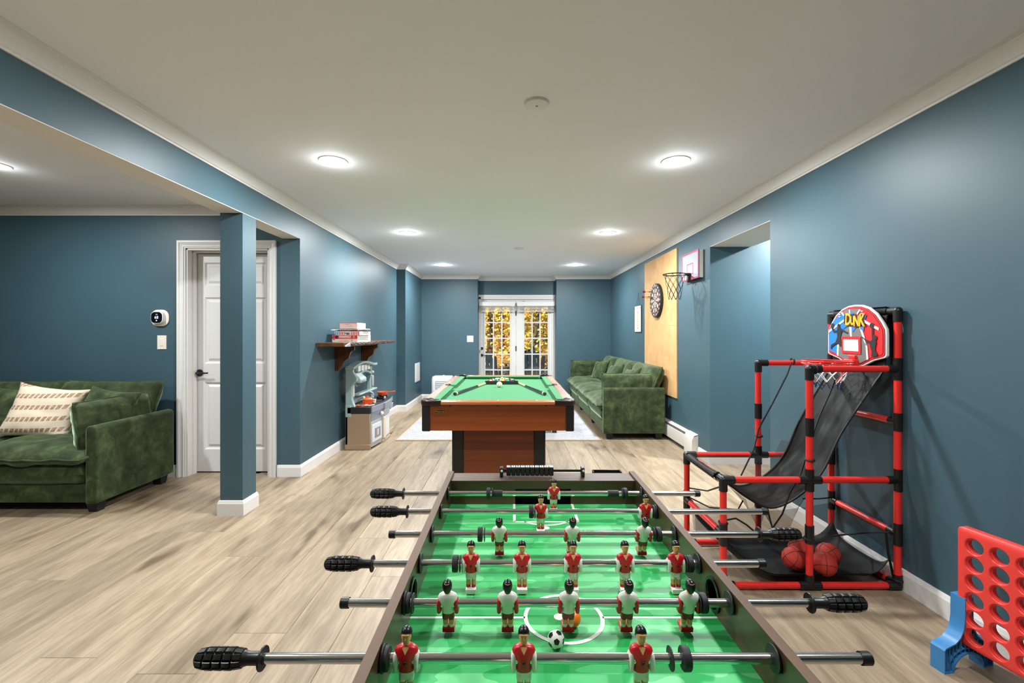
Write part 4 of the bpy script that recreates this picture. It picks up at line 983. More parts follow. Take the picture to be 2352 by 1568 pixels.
# ================================================================== sofas
def sofa(loc, rz, mods, lab, arm_pillow_shift=(0, 0)):
    t = thing('sofa', (0, 0, 0), lab, 'sofa'); A, D = .078, .76; Lg = sum(mods)+2*A
    def cushion(name, ctr, w, d, th, rot, seed, **kw):
        m_ = MB(); m_.M = Matrix.Translation(ctr) @ rot; m_.cushion(w, d, th, seed=seed, **kw); return m_.build(name, 'velvet', t, smooth=60)
    I = Matrix.Identity(4)
    for x0 in (0, Lg-A):
        m_ = MB(); prof = [(x0, .075), (x0+A, .075)]
        for i in range(9):
            a = math.pi*i/8; prof.append((x0+A/2+A/2*math.cos(a), .598+.034*math.sin(a)))
        m_.prism(prof, 0, D-.01, 'y'); m_.build('arm', 'velvet', t, bevel=.008)
    bx(A, Lg-A, D-.10, D, .075, .60).build('back_frame', 'velvet', t, bevel=.03)
    x = A
    for i, w in enumerate(mods):
        xm = x+w/2
        bx(x+.001, x+w-.001, .02, D-.09, .075, .212).build('base_panel', 'velvet', t, bevel=.012)
        cushion('lower_cushion', (xm, .33, .288), w-.004, .70, .175, I, i*3+1, pw=14., wrinkle=.006, n=22)
        cushion('seat_cushion', (xm, .315, .405), w+.03, .76, .15, I, i*3+2, pw=5., ear=.03, wrinkle=.022, n=24, lift=.02, flange=.006)
        R_ = Matrix.Rotation(math.radians(68), 4, 'X')
        cushion('back_cushion', (xm, .645, .64), w-.01, .50, .21, R_, i*3+3, pw=6., ear=.015, wrinkle=.018, n=22, flange=.006)
        x += w
    for s_, xc in ((1, A+.075), (-1, Lg-A-.075)):
        R_ = Matrix.Rotation(math.radians(90), 4, 'Z') @ Matrix.Rotation(math.radians(90+s_*7), 4, 'X')
        cushion('arm_cushion', (xc, .33+arm_pillow_shift[0], .605+arm_pillow_shift[1]), .64, .37, .17, R_, 40+s_, pw=6., ear=.015, wrinkle=.016, n=20, flange=.006)
    lx = [.07, A+mods[0], A+mods[0]+mods[1], Lg-.07]
    for xx in lx:
        for yy in (.08, D-.08):
            MB().loft([[(xx+a*.030, yy+b*.030, 0) for a, b in ((-1, -1), (1, -1), (1, 1), (-1, 1))], [(xx+a*.042, yy+b*.042, .078) for a, b in ((-1, -1), (1, -1), (1, 1), (-1, 1))]]).build('leg', 'black_matte', t)
    t.location = loc; t.rotation_euler.z = rz; return t
Ls = .95+.95+.84+.156
sofa((-2.965-Ls, 3.26, 0), 0., [.95, .95, .84], 'dark green velvet sofa in the side room below the thermostat')
sofa((1.112, 8.80, 0), -math.pi/2, [.96, 1.12, 1.014], 'long green velvet sofa along the wall under the dartboard panel')
def pillow(ctr, w, h_, th, lean, yaw, roll, m_, lab, seed, **kw):
    t = thing('throw_pillow', (ctr[0], ctr[1], ctr[2]-h_/2), lab, 'pillow')
    b_ = MB(); b_.M = Matrix.Translation(ctr) @ Matrix.Rotation(yaw, 4, 'Z') @ Matrix.Rotation(math.pi/2-lean, 4, 'X') @ Matrix.Rotation(roll, 4, 'Z')
    b_.cushion(w, h_, th, seed=seed, n=22, pw=2.8, ear=.10, wrinkle=.008); o = b_.build('cover', m_, t, smooth=60)
    p_ = MB(); p_.M = b_.M
    n_ = 22; k = [p for p in b_.v[:0]]
    return t
# woven stripes on the cream pillow, along its own width
m = mat('woven_stripe', rough=.9)
mp = coords(m, kind='Generated'); sx = N(m, 'ShaderNodeSeparateXYZ'); L(m, mp.outputs[0], sx.inputs[0])
def mth(op, a, b=None):
    n = N(m, 'ShaderNodeMath', operation=op)
    if isinstance(a, (int, float)): n.inputs[0].default_value = a
    else: L(m, a, n.inputs[0])
    if b is not None:
        if isinstance(b, (int, float)): n.inputs[1].default_value = b
        else: L(m, b, n.inputs[1])
    return n.outputs[0]
yv, xv = sx.outputs[2], sx.outputs[0]
xs = mth('ADD', xv, mth('MULTIPLY', yv, -.35))
row = mth('LESS_THAN', mth('ABSOLUTE', mth('SUBTRACT', mth('FRACT', mth('ADD', mth('MULTIPLY', mth('ADD', yv, mth('MULTIPLY', xv, .02)), 5.6), .1)), .5)), .19)
dash = mth('GREATER_THAN', mth('FRACT', mth('MULTIPLY', xs, 15.)), .3)
nz = N(m, 'ShaderNodeTexNoise', Scale=26.0, Detail=3.0); L(m, mp.outputs[0], nz.inputs['Vector'])
k_ = mth('MULTIPLY', mth('MULTIPLY', row, dash), mth('MULTIPLY', mth('ADD', nz.outputs['Fac'], .25), 1.0))
r_ = ramp(m, k_, [(0, srgb(232, 214, 188)), (1, srgb(150, 108, 72))]); L(m, r_.outputs[0], bsdf(m).inputs['Base Color'])
add_bump(m, k_, .5, .01)
c = P(100, 946, 3.66); pillow(c, .45, .40, .15, math.radians(22), math.radians(14), math.radians(-9), 'woven_stripe', 'cream throw pillow with rows of tan woven dashes on the side room sofa', 5)
c = P(2, 948, 3.70); pillow(c, .44, .40, .15, math.radians(20), math.radians(6), math.radians(-7), 'velvet', 'green velvet throw pillow beside the cream pillow', 6)
c = P(240, 952, 3.66); pillow(c, .44, .40, .15, math.radians(24), math.radians(-6), math.radians(-6), 'velvet', 'green velvet throw pillow leaning behind the arm cushion of the side room sofa', 8)
for xw, y, zz, yaw, sd, lab in ((1.56, 8.10, .635, -72, 11, 'green throw pillow at the far end of the long sofa'),
                            (1.585, 7.12, .63, -78, 12, 'green throw pillow in the middle of the long sofa'),
                            (1.60, 6.22, .64, -82, 13, 'green throw pillow just behind the near arm of the long sofa')):
    pillow(Vector((xw, y, zz)), .40, .36, .14, math.radians(24), math.radians(yaw), math.radians(8), 'velvet', lab, sd)
# ================================================================== rug, low table, dehumidifier
rg = thing('area_rug', (-.16, 6.9, 0), 'pale grey rug with zigzag pattern under the sofa end of the pool table', 'rug')
bx(-1.405, 1.075, 5.5, 8.4, .0005, .010).build('backing', 'rug_edge', rg, bevel=.003)
bx(-1.385, 1.055, 5.52, 8.38, .009, .013).build('pile', 'rug', rg, bevel=.002)
def zig(y0, amp, per, off, wd, m_):
    vs = []; xs_ = []; x_ = -1.37
    while x_ < 1.05:
        xs_.append(x_); x_ += per/16
    for x_ in xs_:
        f_ = ((x_+off)/per) % 1.; yy = y0+amp*(abs(2*f_-1)*2-1); vs += [(x_, yy-wd, .0136), (x_, yy+wd, .0136)]
    n_ = len(xs_); MB().add(vs, [(2*i, 2*i+2, 2*i+3, 2*i+1) for i in range(n_-1)]).build('zigzag', m_, rg, smooth=0)
zi = 0
for y0, amp in ((5.62, .06), (5.70, .06), (5.78, .06), (6.02, .17), (6.1, .17), (6.45, .07), (6.53, .07), (6.85, .16), (6.93, .16), (7.3, .07), (7.38, .07), (7.7, .16), (7.78, .16), (8.1, .07)):
    zig(y0, amp, .42, .1 if amp < .1 else .2, .006 if amp < .1 else .007, 'rug_line' if zi % 3 else 'rug_line_blue'); zi += 1
ct = thing('low_table', (.26, 6.1, .0145), 'low black table on the rug, nearly hidden behind the pool table', 'table')
bx(-.1, .59, 5.86, 6.4, .36, .40).build('table_top', 'black_matte', ct, bevel=.005)
for xx in (-.08, .52):
    for yy in (5.88, 6.33): bx(xx, xx+.055, yy, yy+.05, .0145, .36).build('leg', 'black_matte', ct, bevel=.003)
bx(-.1, .59, 5.88, 5.91, .05, .08).build('stretcher', 'black_matte', ct); bx(-.1, .59, 6.35, 6.38, .05, .08).build('stretcher', 'black_matte', ct)
dh = thing('dehumidifier', (-1.28, 8.55, 0), 'white plastic dehumidifier standing in the far corner behind the pool table', 'dehumidifier')
b_ = MB(); b_.loft([[(x-1.295, y+8.55, z) for x, y in rrect(.38*k, .30*k, .05)] for k, z in ((.96, .02), (1, .04), (1, .44), (.97, .47))]); b_.build('housing', 'white_plastic', dh)
b_ = MB(); b_.loft([[(x-1.295, y+8.55, z) for x, y in rrect(.37*k, .29*k, .05)] for k, z in ((1, .47), (.98, .49), (.86, .5))]); b_.build('top_lid', 'white_plastic', dh)
bx(-1.41, -1.18, 8.396, 8.402, .12, .42).build('front_grille', 'grey_plastic', dh, bevel=.002)
for i in range(9): bx(-1.40, -1.19, 8.388, 8.398, .14+.03*i, .152+.03*i).build('louvre', 'white_plastic', dh)
MB().lathe([(.018, .5), (.018, .515), (.012, .52), (0, .52)], (-1.27, 8.52, 0), 'z', 14).build('knob', 'white_plastic', dh)
for xx in (-1.43, -1.17): MB().lathe([(.0, 0), (.02, 0), (.02, .025), (0, .025)], (xx, 8.5, 0), 'z', 12).build('foot', 'grey_plastic', dh)
# ================================================================== live edge shelf with games
sh = thing('wall_shelf', (-1.76, 5.4, .887), 'dark live edge wood shelf on two carved brackets', 'shelf')
ZT, ZB_ = 1.20, 1.163
edge = [(-1.640, 4.46), (-1.612, 4.56), (-1.598, 4.75), (-1.604, 4.95), (-1.590, 5.15), (-1.600, 5.35), (-1.596, 5.52), (-1.625, 5.58), (-1.668, 5.62), (-1.672, 5.85), (-1.664, 6.1), (-1.675, 6.35), (-1.672, 6.5)]
MB().prism([(XL, 4.46)]+edge+[(XL, 6.5)], ZB_, ZT).build('shelf_board', 'shelf_wood', sh, bevel=.003)
fine = []
for i in range(1, len(edge)-1):
    a, b = Vector(edge[i]), Vector(edge[i+1])
    for q in range(12): fine.append(a.lerp(b, q/12))
fine.append(Vector(edge[-1]))
b_ = MB(); rings = []
for p_ in fine:
    r_ = []
    for k in range(9):
        a = -math.pi/2+math.pi*k/8; nz_ = noise.noise(Vector((p_.x*40, p_.y*34, k*.9)))
        r_.append((p_.x+.010*math.cos(a)+.008*nz_*math.cos(a)+.001, p_.y, (ZT+ZB_)/2+(.0195+.004*nz_)*math.sin(a)))
    r_.append((p_.x-.01, p_.y, ZT-.006)); r_.append((p_.x-.01, p_.y, ZB_+.006)); rings.append(r_)
b_.loft(rings); b_.build('bark_edge', 'bark', sh, smooth=25)
MB().add([(-1.632, 4.474, ZB_-.001), (-1.606, 4.57, ZB_-.001), (-1.606, 4.57, ZT+.0005), (-1.645, 4.474, ZT+.0005), (-1.66, 4.48, ZT-.004), (-1.66, 4.48, ZB_+.004)], [(0, 1, 2, 3), (0, 3, 4, 5), (1, 5, 4, 2), (2, 4, 3), (0, 5, 1)]).build('sawn_corner', 'grey_plastic', sh)
og = [(835, 825), (835, 935), (780, 960), (745, 990), (725, 1030), (716, 1070), (710, 1100), (690, 1140), (660, 1168), (620, 1190), (585, 1220), (560, 1250), (530, 1310), (510, 1370), (460, 1420), (420, 1465)]
prof = [((740+a/11.2-U0)*4.977/F, HC-((720+b/11.2)-V0)*4.977/F) for a, b in og]
prof[0] = (prof[0][0], ZB_)
for yb_ in (4.96, 5.82):
    br_ = MB().prism([(XL, ZB_)]+prof+[(XL, prof[-1][1])], yb_, yb_+.036, 'y').build('bracket', 'bracket_wood', sh, bevel=.002)
    bx(XL, XL+.018, yb_-.02, yb_+.056, prof[-1][1], ZB_).build('wall_plate', 'bracket_wood', br_, bevel=.002)
def game_box(x0, x1, y0, y1, z0, z1, front, side, lab, yaw=0.):
    t = thing('game_box', (x0, y0, z0), lab, 'board game', 'board games on the shelf')
    bx(x0, x1, y0, y1, z0, z1).build('carton', side, t, bevel=.001)
    bx(x0+.001, x1-.001, y0-.0006, y0, z0+.001, z1-.001).build('front_print', front, t)
    bx(x0-.0008, x1+.0008, y0-.0004, y1, z0+(z1-z0)*.45, z1+.0006).build('lid', side, t)
    bx(x0+.0005, x1-.0005, y0-.0010, y0-.0002, z0+(z1-z0)*.45, z1).build('front_print', front, t)
    return t
ZZ = ZT
g = game_box(-1.868, -1.606, 4.75, 5.19, ZZ, ZZ+.033, 'paper_cream', 'paper_white', 'cream board game box with red lettering, lowest in the stack on the shelf'); yf = 4.7484
text('title', 'GIANT MEMORY', .015, (-1.745, yf, ZZ+.013), 'front', 'ink_red', g)
MB().prism([(-1.85+.012*math.cos(math.pi+math.pi*i/10), ZZ+.032+.010*math.sin(math.pi+math.pi*i/10)) for i in range(11)], yf-.0004, yf, 'y').build('emblem', 'paper_blue', g)
MB().prism([(-1.668, ZZ+.004), (-1.660, ZZ+.004), (-1.655, ZZ+.018), (-1.648, ZZ+.026), (-1.658, ZZ+.031), (-1.668, ZZ+.030), (-1.678, ZZ+.024), (-1.671, ZZ+.02)], yf-.0004, yf, 'y').build('picture', 'fibreboard', g)
ZZ += .0336
g = game_box(-1.866, -1.606, 4.75, 5.19, ZZ, ZZ+.040, 'paper_red', 'paper_white', 'red board game box with a framed white title, second from the shelf')
bx(-1.796, -1.674, yf-.0004, yf, ZZ+.009, ZZ+.034).build('title_frame', 'paper_cream', g); bx(-1.794, -1.676, yf-.0007, yf, ZZ+.011, ZZ+.032).build('title_band', 'ink_red', g)
text('title', 'MONOPOLY', .0225, (-1.735, yf-.0009, ZZ+.0215), 'front', 'paper_white', g, .0003, .0006, .93)
MB().prism(rrect(.02, .026, .006, -1.642, ZZ+.022), yf-.0004, yf, 'y').build('picture', 'ink_grey', g)
MB().prism(rrect(.024, .032, .008, -1.822, ZZ+.019), yf-.0004, yf, 'y').build('picture', 'ink_black', g)
ZZ += .0406
g = game_box(-1.842, -1.584, 4.752, 5.11, ZZ, ZZ+.038, 'paper_cream', 'paper_white', 'red, white and blue striped game box in the stack on the shelf')
for i in range(14):
    if 5 <= i <= 8: continue
    x0 = -1.838+i*.0182; MB().prism([(x0, ZZ+.002), (x0+.009, ZZ+.002), (x0+.012, ZZ+.036), (x0+.003, ZZ+.036)], yf+.0014, yf+.0020, 'y').build('stripe', 'paper_blue' if i < 3 else 'paper_red', g)
for i in range(4): bx(-1.745+i*.0182, -1.738+i*.0182, yf+.0014, yf+.002, ZZ+.002, ZZ+.009).build('stripe', 'paper_red', g)
text('title', 'Soggy', .026, (-1.715, yf+.0010, ZZ+.022), 'front', 'ink_black', g, .0003, .0006)
ZZ += .0386
bg = thing('paper_bag', (-1.71, 4.93, ZZ), 'crumpled red paper with white ends between the stacked game boxes', 'bag')
def crumple(nm, x0, x1, y0, y1, z_, m_, sd, amp):
    MB().grid(lambda u, v: (x0+(x1-x0)*u, y0+(y1-y0)*v, z_+amp*noise.noise(Vector((u*5, v*4, sd)))+amp*.6*(abs(2*u-1)**3)), 18, 10).build(nm, m_, bg, smooth=60, solid=.004)
crumple('sheet', -1.83, -1.60, 4.74, 5.10, ZZ+.008, 'paper_red', 1.3, .005); crumple('sheet', -1.81, -1.60, 4.73, 5.08, ZZ+.019, 'paper_pink', 4.1, .004)
crumple('sheet', -1.885, -1.80, 4.75, 4.95, ZZ+.010, 'paper_white', 2.2, .008); crumple('sheet', -1.63, -1.565, 4.85, 5.05, ZZ+.020, 'paper_white', 6.7, .008)
ZZ += .028
g = game_box(-1.796, -1.612, 4.752, 5.03, ZZ, ZZ+.062, 'paper_red', 'paper_white', 'white and red carton on top of the stacked games')
bx(-1.790, -1.617, yf+.0008, yf+.0016, ZZ+.003, ZZ+.057).build('print_panel', 'paper_pink', g)
for k, (xx, zz, w_) in enumerate(((-1.70, .054, .035), (-1.72, .045, .05), (-1.70, .041, .06), (-1.675, .028, .035), (-1.70, .021, .055))): bx(xx-w_/2, xx+w_/2, yf+.0002, yf+.001, ZZ+zz-.0012, ZZ+zz+.0012).build('print_line', 'ink_grey', g)
# ================================================================== toy kitchen
KX0, KX1, KY0 = -1.850, -1.575, 5.07
tk = thing('toy_kitchen', (-1.7, 5.5, 0), 'plastic play kitchen in teal, tan and grey against the wall under the shelf', 'toy')
def kb(name, m_, x0, x1, y0, y1, z0, z1, par=None, bv=.006): return bx(x0, x1, y0, y1, z0, z1).build(name, m_, par or tk, bevel=bv)
kb('side_panel', 'tan_plastic', KX0, KX1, KY0, KY0+.03, 0, .40); kb('back_panel', 'tan_plastic', KX0, KX0+.03, KY0, 6.0, 0, .40)
kb('skirt', 'tan_plastic', KX0-.004, KX1+.004, KY0-.006, KY0+.02, 0, .06)
def bow(y): return KX1+.045*math.sin(math.pi*max(0., min(1., (y-KY0)/.93)))
def bowed(name, m_, y0, y1, z0, z1, dx0=-.03, dx1=0., n_=8, bv=.004):
    o = [(bow(y0+(y1-y0)*i/n_)+dx1, y0+(y1-y0)*i/n_) for i in range(n_+1)]+[(bow(y0+(y1-y0)*i/n_)+dx0, y0+(y1-y0)*i/n_) for i in range(n_, -1, -1)]
    return MB().prism(o, z0, z1).build(name, m_, tk, bevel=bv)
kb('divider', 'tan_plastic_light', KX0+.03, -1.545, 5.39, 5.42, 0, .41); kb('divider', 'tan_plastic_light', KX0+.03, -1.545, 5.72, 5.75, 0, .41)
bowed('oven_panel', 'grey_plastic', KY0+.03, 5.39, .02, .31)
ov = bowed('oven_door', 'white_plastic', KY0+.05, 5.375, .07, .27, -.02, .008)
bowed('oven_window', 'steel_grey', KY0+.10, 5.33, .11, .22, -.0, .011)
bowed('oven_glow', 'paper_pink', KY0+.16, 5.27, .13, .20, -.0, .013)
bowed('control_panel', 'steel_grey', KY0+.03, 5.39, .31, .405)
kn = Vector((bow(5.36)+.01, 5.35, .36)); MB().lathe([(.022, 0), (.022, .012), (.012, .024), (0, .024)], kn, 'x', 16).build('knob', 'ivory_plastic', tk)
bowed('cupboard_panel', 'grey_plastic', 5.42, 5.72, .02, .41)
bowed('cupboard_door', 'white_plastic', 5.44, 5.70, .06, .30, -.02, .008)
bowed('towel', 'paper_cream', 5.43, 5.50, .05, .30, 0., .016)
bowed('drawer_front', 'grey_plastic', 5.44, 5.70, .32, .40, -.02, .012)
bowed('toe_board', 'tan_plastic_light', 5.42, 5.75, 0, .03, -.04, .01)
kb('lower_shelf', 'tan_plastic_light', KX0+.03, -1.555, 5.75, 6.0, .02, .05); kb('lower_shelf_lip', 'tan_plastic_light', -1.565, -1.55, 5.75, 6.0, .02, .075)
kb('counter_edge', 'black_matte', KX0+.02, KX1+.002, KY0-.004, KY0+.04, .40, .475)
bowed('counter_apron', 'steel_grey', KY0+.03, 5.42, .405, .472, -.03, .012); bowed('counter_apron', 'steel_grey', 5.42, 5.74, .40, .472, -.03, .03); bowed('counter_apron', 'steel_grey', 5.74, 6.0, .42, .472, -.03, .01)
o = [(bow(KY0+.93*i/16)+.004, KY0+.93*i/16) for i in range(17)]+[(KX0+.02, 6.0), (KX0+.02, KY0)]
MB().prism(o, .466, .476).build('counter_top', 'black_matte', tk, bevel=.003)
MB().lathe([(.10, .474), (.105, .479), (.09, .479), (.075, .470), (0, .468)], (-1.66, 5.56, 0), 'z', 24).build('sink_bowl', 'black_gloss', tk)
MB().tube([(-1.76, 5.52, .475), (-1.76, 5.52, .54), (-1.745, 5.52, .575), (-1.71, 5.52, .588), (-1.68, 5.52, .57), (-1.672, 5.52, .545)], [.014, .012, .012, .012, .011, .011], 12).build('faucet', 'steel_grey', tk)
MB().lathe([(.012, .475), (.012, .52), (.018, .525), (.018, .54), (0, .542)], (-1.765, 5.44, 0), 'z', 14).build('soap_tap', 'ivory_plastic', tk)
for yy in (5.17, 5.30): MB().lathe([(0, .477), (.05, .477), (.05, .479), (.03, .480), (0, .480)], (-1.68, yy, 0), 'z', 20).build('burner', 'grey_plastic', tk)
kb('outlet_plate', 'grey_plastic', -1.56, -1.546, 5.82, 5.95, .33, .40)
for yy in (5.85, 5.89, 5.93): kb('outlet_slot', 'steel_grey', -1.547, -1.543, yy-.008, yy+.008, .345, .385, bv=.002)
# teal hutch
kb('lower_post', 'teal_plastic', KX0-.002, KX0+.07, KY0-.004, KY0+.07, .36, .50, bv=.01)
MB().prism([(KX0, .47), (KX0+.11, .47), (KX0+.095, .50), (KX0+.075, .56), (KX0+.075, .70), (KX0+.10, .74), (KX0+.13, .76), (KX0+.13, .80), (KX0+.09, .86), (KX0+.075, .92), (KX0, .93)], KY0, KY0+.05, 'y').build('hutch_side', 'teal_plastic', tk, bevel=.008)
MB().prism([(KX0, .47), (KX0+.09, .47), (KX0+.06, .56), (KX0+.06, .92), (KX0, .93)], 5.80, 5.86, 'y').build('hutch_side', 'teal_plastic', tk, bevel=.008)
ar = []
for i in range(13): u = i/12; ar.append((KY0-.01+.89*u, .915+.05*math.sin(math.pi*min(1, u*1.15))))
MB().prism([(a, b) for a, b in ar]+[(a, b-.03) for a, b in ar[::-1]], KX0, KX0+.10, 'x').build('arch_rail', 'teal_plastic', tk, bevel=.006)
lo_ = []
for i in range(13): u = i/12; lo_.append((5.30+.5*u, .80+.05*math.sin(math.pi*u)))
MB().prism([(a, b) for a, b in lo_]+[(a, b-.025) for a, b in lo_[::-1]], KX0, KX0+.07, 'x').build('arch_rail', 'teal_plastic', tk, bevel=.005)
for a in (5.12, 5.34, 5.46, 5.58, 5.70): kb('picture_tile', 'paper_white', KX0+.02, KX0+.055, a, a+.09, .845, .915, bv=.002)
MB().prism([(KX0, .84), (KX0+.09, .84), (KX0+.16, .78), (KX0+.16, .735), (KX0, .735)], KY0+.05, 5.32, 'y').build('hood', 'teal_plastic', tk, bevel=.01)
kb('hood_label', 'steel_grey', KX0+.159, KX0+.163, 5.14, 5.24, .75, .765, bv=.001)
for yy in (5.12, 5.19): MB().tube([(KX0+.10, yy, .735), (KX0+.10, yy, .715), (KX0+.115, yy, .70), (KX0+.125, yy, .712)], .006, 8).build('utensil_hook', 'steel_grey', tk)
kb('backsplash', 'teal_plastic', KX0, KX0+.02, KY0+.05, 5.80, .476, .56); kb('ledge', 'teal_plastic', KX0, KX0+.085, 5.30, 6.0, .565, .59, bv=.01)
kb('picture_panel', 'paper_white', KX0+.018, KX0+.026, KY0+.06, 5.30, .56, .72, bv=.002)
for yy, zz, mm in ((5.14, .64, 'ball_green'), (5.17, .65, 'paper_red'), (5.2, .635, 'ball_green'), (5.155, .625, 'ball_orange')): MB().ball((KX0+.028, yy, zz), .004, .018, .014, 10, 6).build('picture_spot', mm, tk)
kb('phone', 'grey_plastic', KX0+.06, KX0+.085, 5.805, 5.85, .62, .76, bv=.008); MB().lathe([(.02, 0), (.02, .02), (.01, .03), (0, .03)], (KX0+.06, 5.83, .80), 'x', 14).build('knob', 'grey_plastic', tk)
def tp(name, loc, lab, cat): return thing(name, loc, lab, cat)
ZC = .4805
t = tp('toy_pot', (-1.655, 5.25, ZC), 'orange toy pot with lid on the play kitchen counter', 'toy pot')
MB().lathe([(.042, 0), (.05, .004), (.055, .05), (.056, .056)], (-1.655, 5.25, ZC), 'z', 24).build('body', 'orange_plastic', t)
MB().lathe([(.058, .056), (.058, .060), (.045, .070), (.015, .077), (.010, .082), (.014, .088), (.010, .093), (0, .094)], (-1.655, 5.25, ZC), 'z', 24).build('lid', 'orange_plastic', t)
for s_ in (-1, 1): bx(-1.655+s_*.068-.014, -1.655+s_*.068+.014, 5.238, 5.262, ZC+.044, ZC+.052).build('side_handle', 'orange_plastic', t, bevel=.003)
t = tp('toy_pan', (-1.66, 5.86, .477), 'orange toy frying pan at the far end of the play kitchen', 'toy pan')
MB().lathe([(.05, .004), (.056, .006), (.066, .038), (.068, .042), (.062, .042), (.05, .01), (0, .01)], (-1.66, 5.86, .505), 'z', 24).build('body', 'orange_plastic', t)
MB().tube([(-1.595, 5.86, .538), (-1.55, 5.86, .545), (-1.50, 5.86, .552)], [.006, .008, .009], 10).build('handle', 'orange_plastic', t)
MB().lathe([(.06, .477), (.062, .49), (.055, .509), (.0, .509)], (-1.66, 5.86, 0), 'z', 20).build('trivet', 'black_gloss', t)
t = tp('toy_cup', (-1.615, 5.36, .476), 'small cream toy cup beside the orange pot', 'toy cup'); MB().lathe([(0, 0), (.018, 0), (.024, .045), (.022, .045), (.017, .004), (0, .004)], (-1.615, 5.36, .4775), 'z', 18).build('body', 'ivory_plastic', t)
bx(-1.65, -1.638, 5.352, 5.368, .505, .515).build('grip', 'ivory_plastic', t)
for i, (a, b, mm, lab) in enumerate((((-1.72, 5.10), (-1.625, 5.17), 'orange_plastic', 'orange toy spoon lying at the counter end of the play kitchen'), ((-1.625, 5.105), (-1.555, 5.165), 'ivory_plastic', 'cream toy spoon lying beside the orange toy spoon'))):
    t = tp('toy_spoon', (a[0], a[1], .477), lab, 'toy spoon'); z_ = .4865
    MB().tube([(a[0]+.02, a[1]+.012, z_), (b[0], b[1], z_)], [.006, .007], 8).build('stick', mm, t); MB().ball((a[0], a[1], z_+.004), .024, .018, .009, 14, 8).build('bowl', mm, t)
t = tp('toy_bucket', (-1.63, 5.88, .05), 'magenta toy cup on the low shelf of the play kitchen', 'toy cup')
MB().lathe([(0, 0), (.03, 0), (.042, .10), (.038, .10), (.028, .004), (0, .004)], (-1.63, 5.88, .0505), 'z', 20).build('body', 'magenta_plastic', t); MB().lathe([(.043, .088), (.046, .09), (.046, .105), (.042, .105)], (-1.63, 5.88, .0505), 'z', 20).build('rim', 'shorts_red', t)
t = tp('toy_phone_handset', (-1.60, 5.68, .477), 'black toy handset on the far counter of the play kitchen', 'toy'); bx(-1.66, -1.58, 5.665, 5.695, .4805, .498).build('grip', 'black_gloss', t, bevel=.006); bx(-1.675, -1.65, 5.66, 5.70, .4805, .512).build('earpiece', 'black_gloss', t, bevel=.006); bx(-1.59, -1.57, 5.66, 5.70, .4805, .512).build('earpiece', 'grey_plastic', t, bevel=.006)
# ================================================================== things on the right wall
def WY(px, off): return (1.98818-off)/((px-U0)/F+.0065)
def wp(px, py, off):
    y = WY(px, off); return P(px, py, y)
y0, y1 = WY(1554, .012), WY(1481, .012)
fp = thing('dart_backing_panel', (1.94, (y0+y1)/2, .526), 'tall tan fibreboard panel on the blue wall behind the dartboard', 'panel')
pan = []
for i in range(11): pan.append((y1+.006*noise.noise(Vector((i*.9, 0, 1))), .526+1.774*i/10))
m_ = MB(); o = [(y0, .526), (y0, 2.30)]+[p for p in pan[::-1]]
vs = [(XR(a)-.0015, a, b) for a, b in o]+[(XR(a)-.014, a, b) for a, b in o]; n_ = len(o)
m_.add(vs, [tuple(range(n_)), tuple(range(n_, 2*n_))[::-1]]+[(i, (i+1) % n_, n_+(i+1) % n_, n_+i) for i in range(n_)]); m_.build('sheet', 'fibreboard', fp, smooth=0)
ys_ = (y0+y1)/2
bx(XR(ys_)-.0148, XR(ys_)-.0138, y0+.01, y1-.02, 1.395, 1.3965).build('seam', 'cream_cloth', fp)
for a, b in ((.2, 2.2), (.5, 1.2), (.85, .95), (.3, .85)):
    yy = y0+(y1-y0)*a; MB().lathe([(0, -.002), (.004, -.001), (.004, 0)], (XR(yy)-.0138, yy, b), 'x', 8).build('screw_head', 'dark_bronze', fp)
# dartboard
Yd = WY(1504.5, .052); zd = HC+(V0-690)*Yd/F; xd = XR(Yd)-.0148
db = thing('dartboard', (xd, Yd, zd-.2255), 'round bristle dartboard with numbers hung on the tan panel', 'dartboard')
MB().lathe([(0, 0), (.2235, 0), (.2255, -.003), (.2255, -.034), (.222, -.038), (0, -.038)], (xd, Yd, zd), 'x', 48).build('board_body', 'black_matte', db)
XF_ = xd-.0383
def arcq(r0, r1, a0, a1, x_, n_=4):
    vs = []
    for i in range(n_+1):
        a = a0+(a1-a0)*i/n_
        for r_ in (r0, r1): vs.append((x_, Yd-r_*math.sin(a), zd+r_*math.cos(a)))
    return vs, [(2*i, 2*i+1, 2*i+3, 2*i+2) for i in range(n_)]
nums = [20, 1, 18, 4, 13, 6, 10, 15, 2, 17, 3, 19, 7, 16, 8, 11, 14, 9, 12, 5]
for k in range(20):
    a0, a1 = math.radians(18*k-9), math.radians(18*k+9); m_ = MB()
    for r0, r1, mi in ((.016, .096, 0), (.096, .107, 1), (.107, .159, 0), (.159, .170, 1)):
        v, f = arcq(r0, r1, a0, a1, XF_-.0004); m_.mtl(mi).add(v, f)
    s_ = m_.build('sector', ['black_matte', 'paper_red'] if k % 2 == 0 else ['paper_cream', 'ball_green'], db, smooth=0)
    a = math.radians(18*k); text('number', str(nums[k]), .034, (XF_-.001, Yd-.198*math.sin(a), zd+.198*math.cos(a)), 'left', 'paper_white', db, .0005, .0006)
MB().lathe([(0, -.0006), (.016, -.0006), (.016, 0)], (XF_, Yd, zd), 'x', 24).build('outer_bull', 'ball_green', db); MB().lathe([(0, -.0010), (.0065, -.0010), (.0065, 0)], (XF_, Yd, zd), 'x', 16).build('bullseye', 'paper_red', db)
for r_ in (.016, .096, .107, .159, .170): MB().tube([(XF_-.0008, Yd-r_*math.sin(2*math.pi*i/48), zd+r_*math.cos(2*math.pi*i/48)) for i in range(48)], .0009, 5, closed=True).build('wire_ring', 'chrome', db)
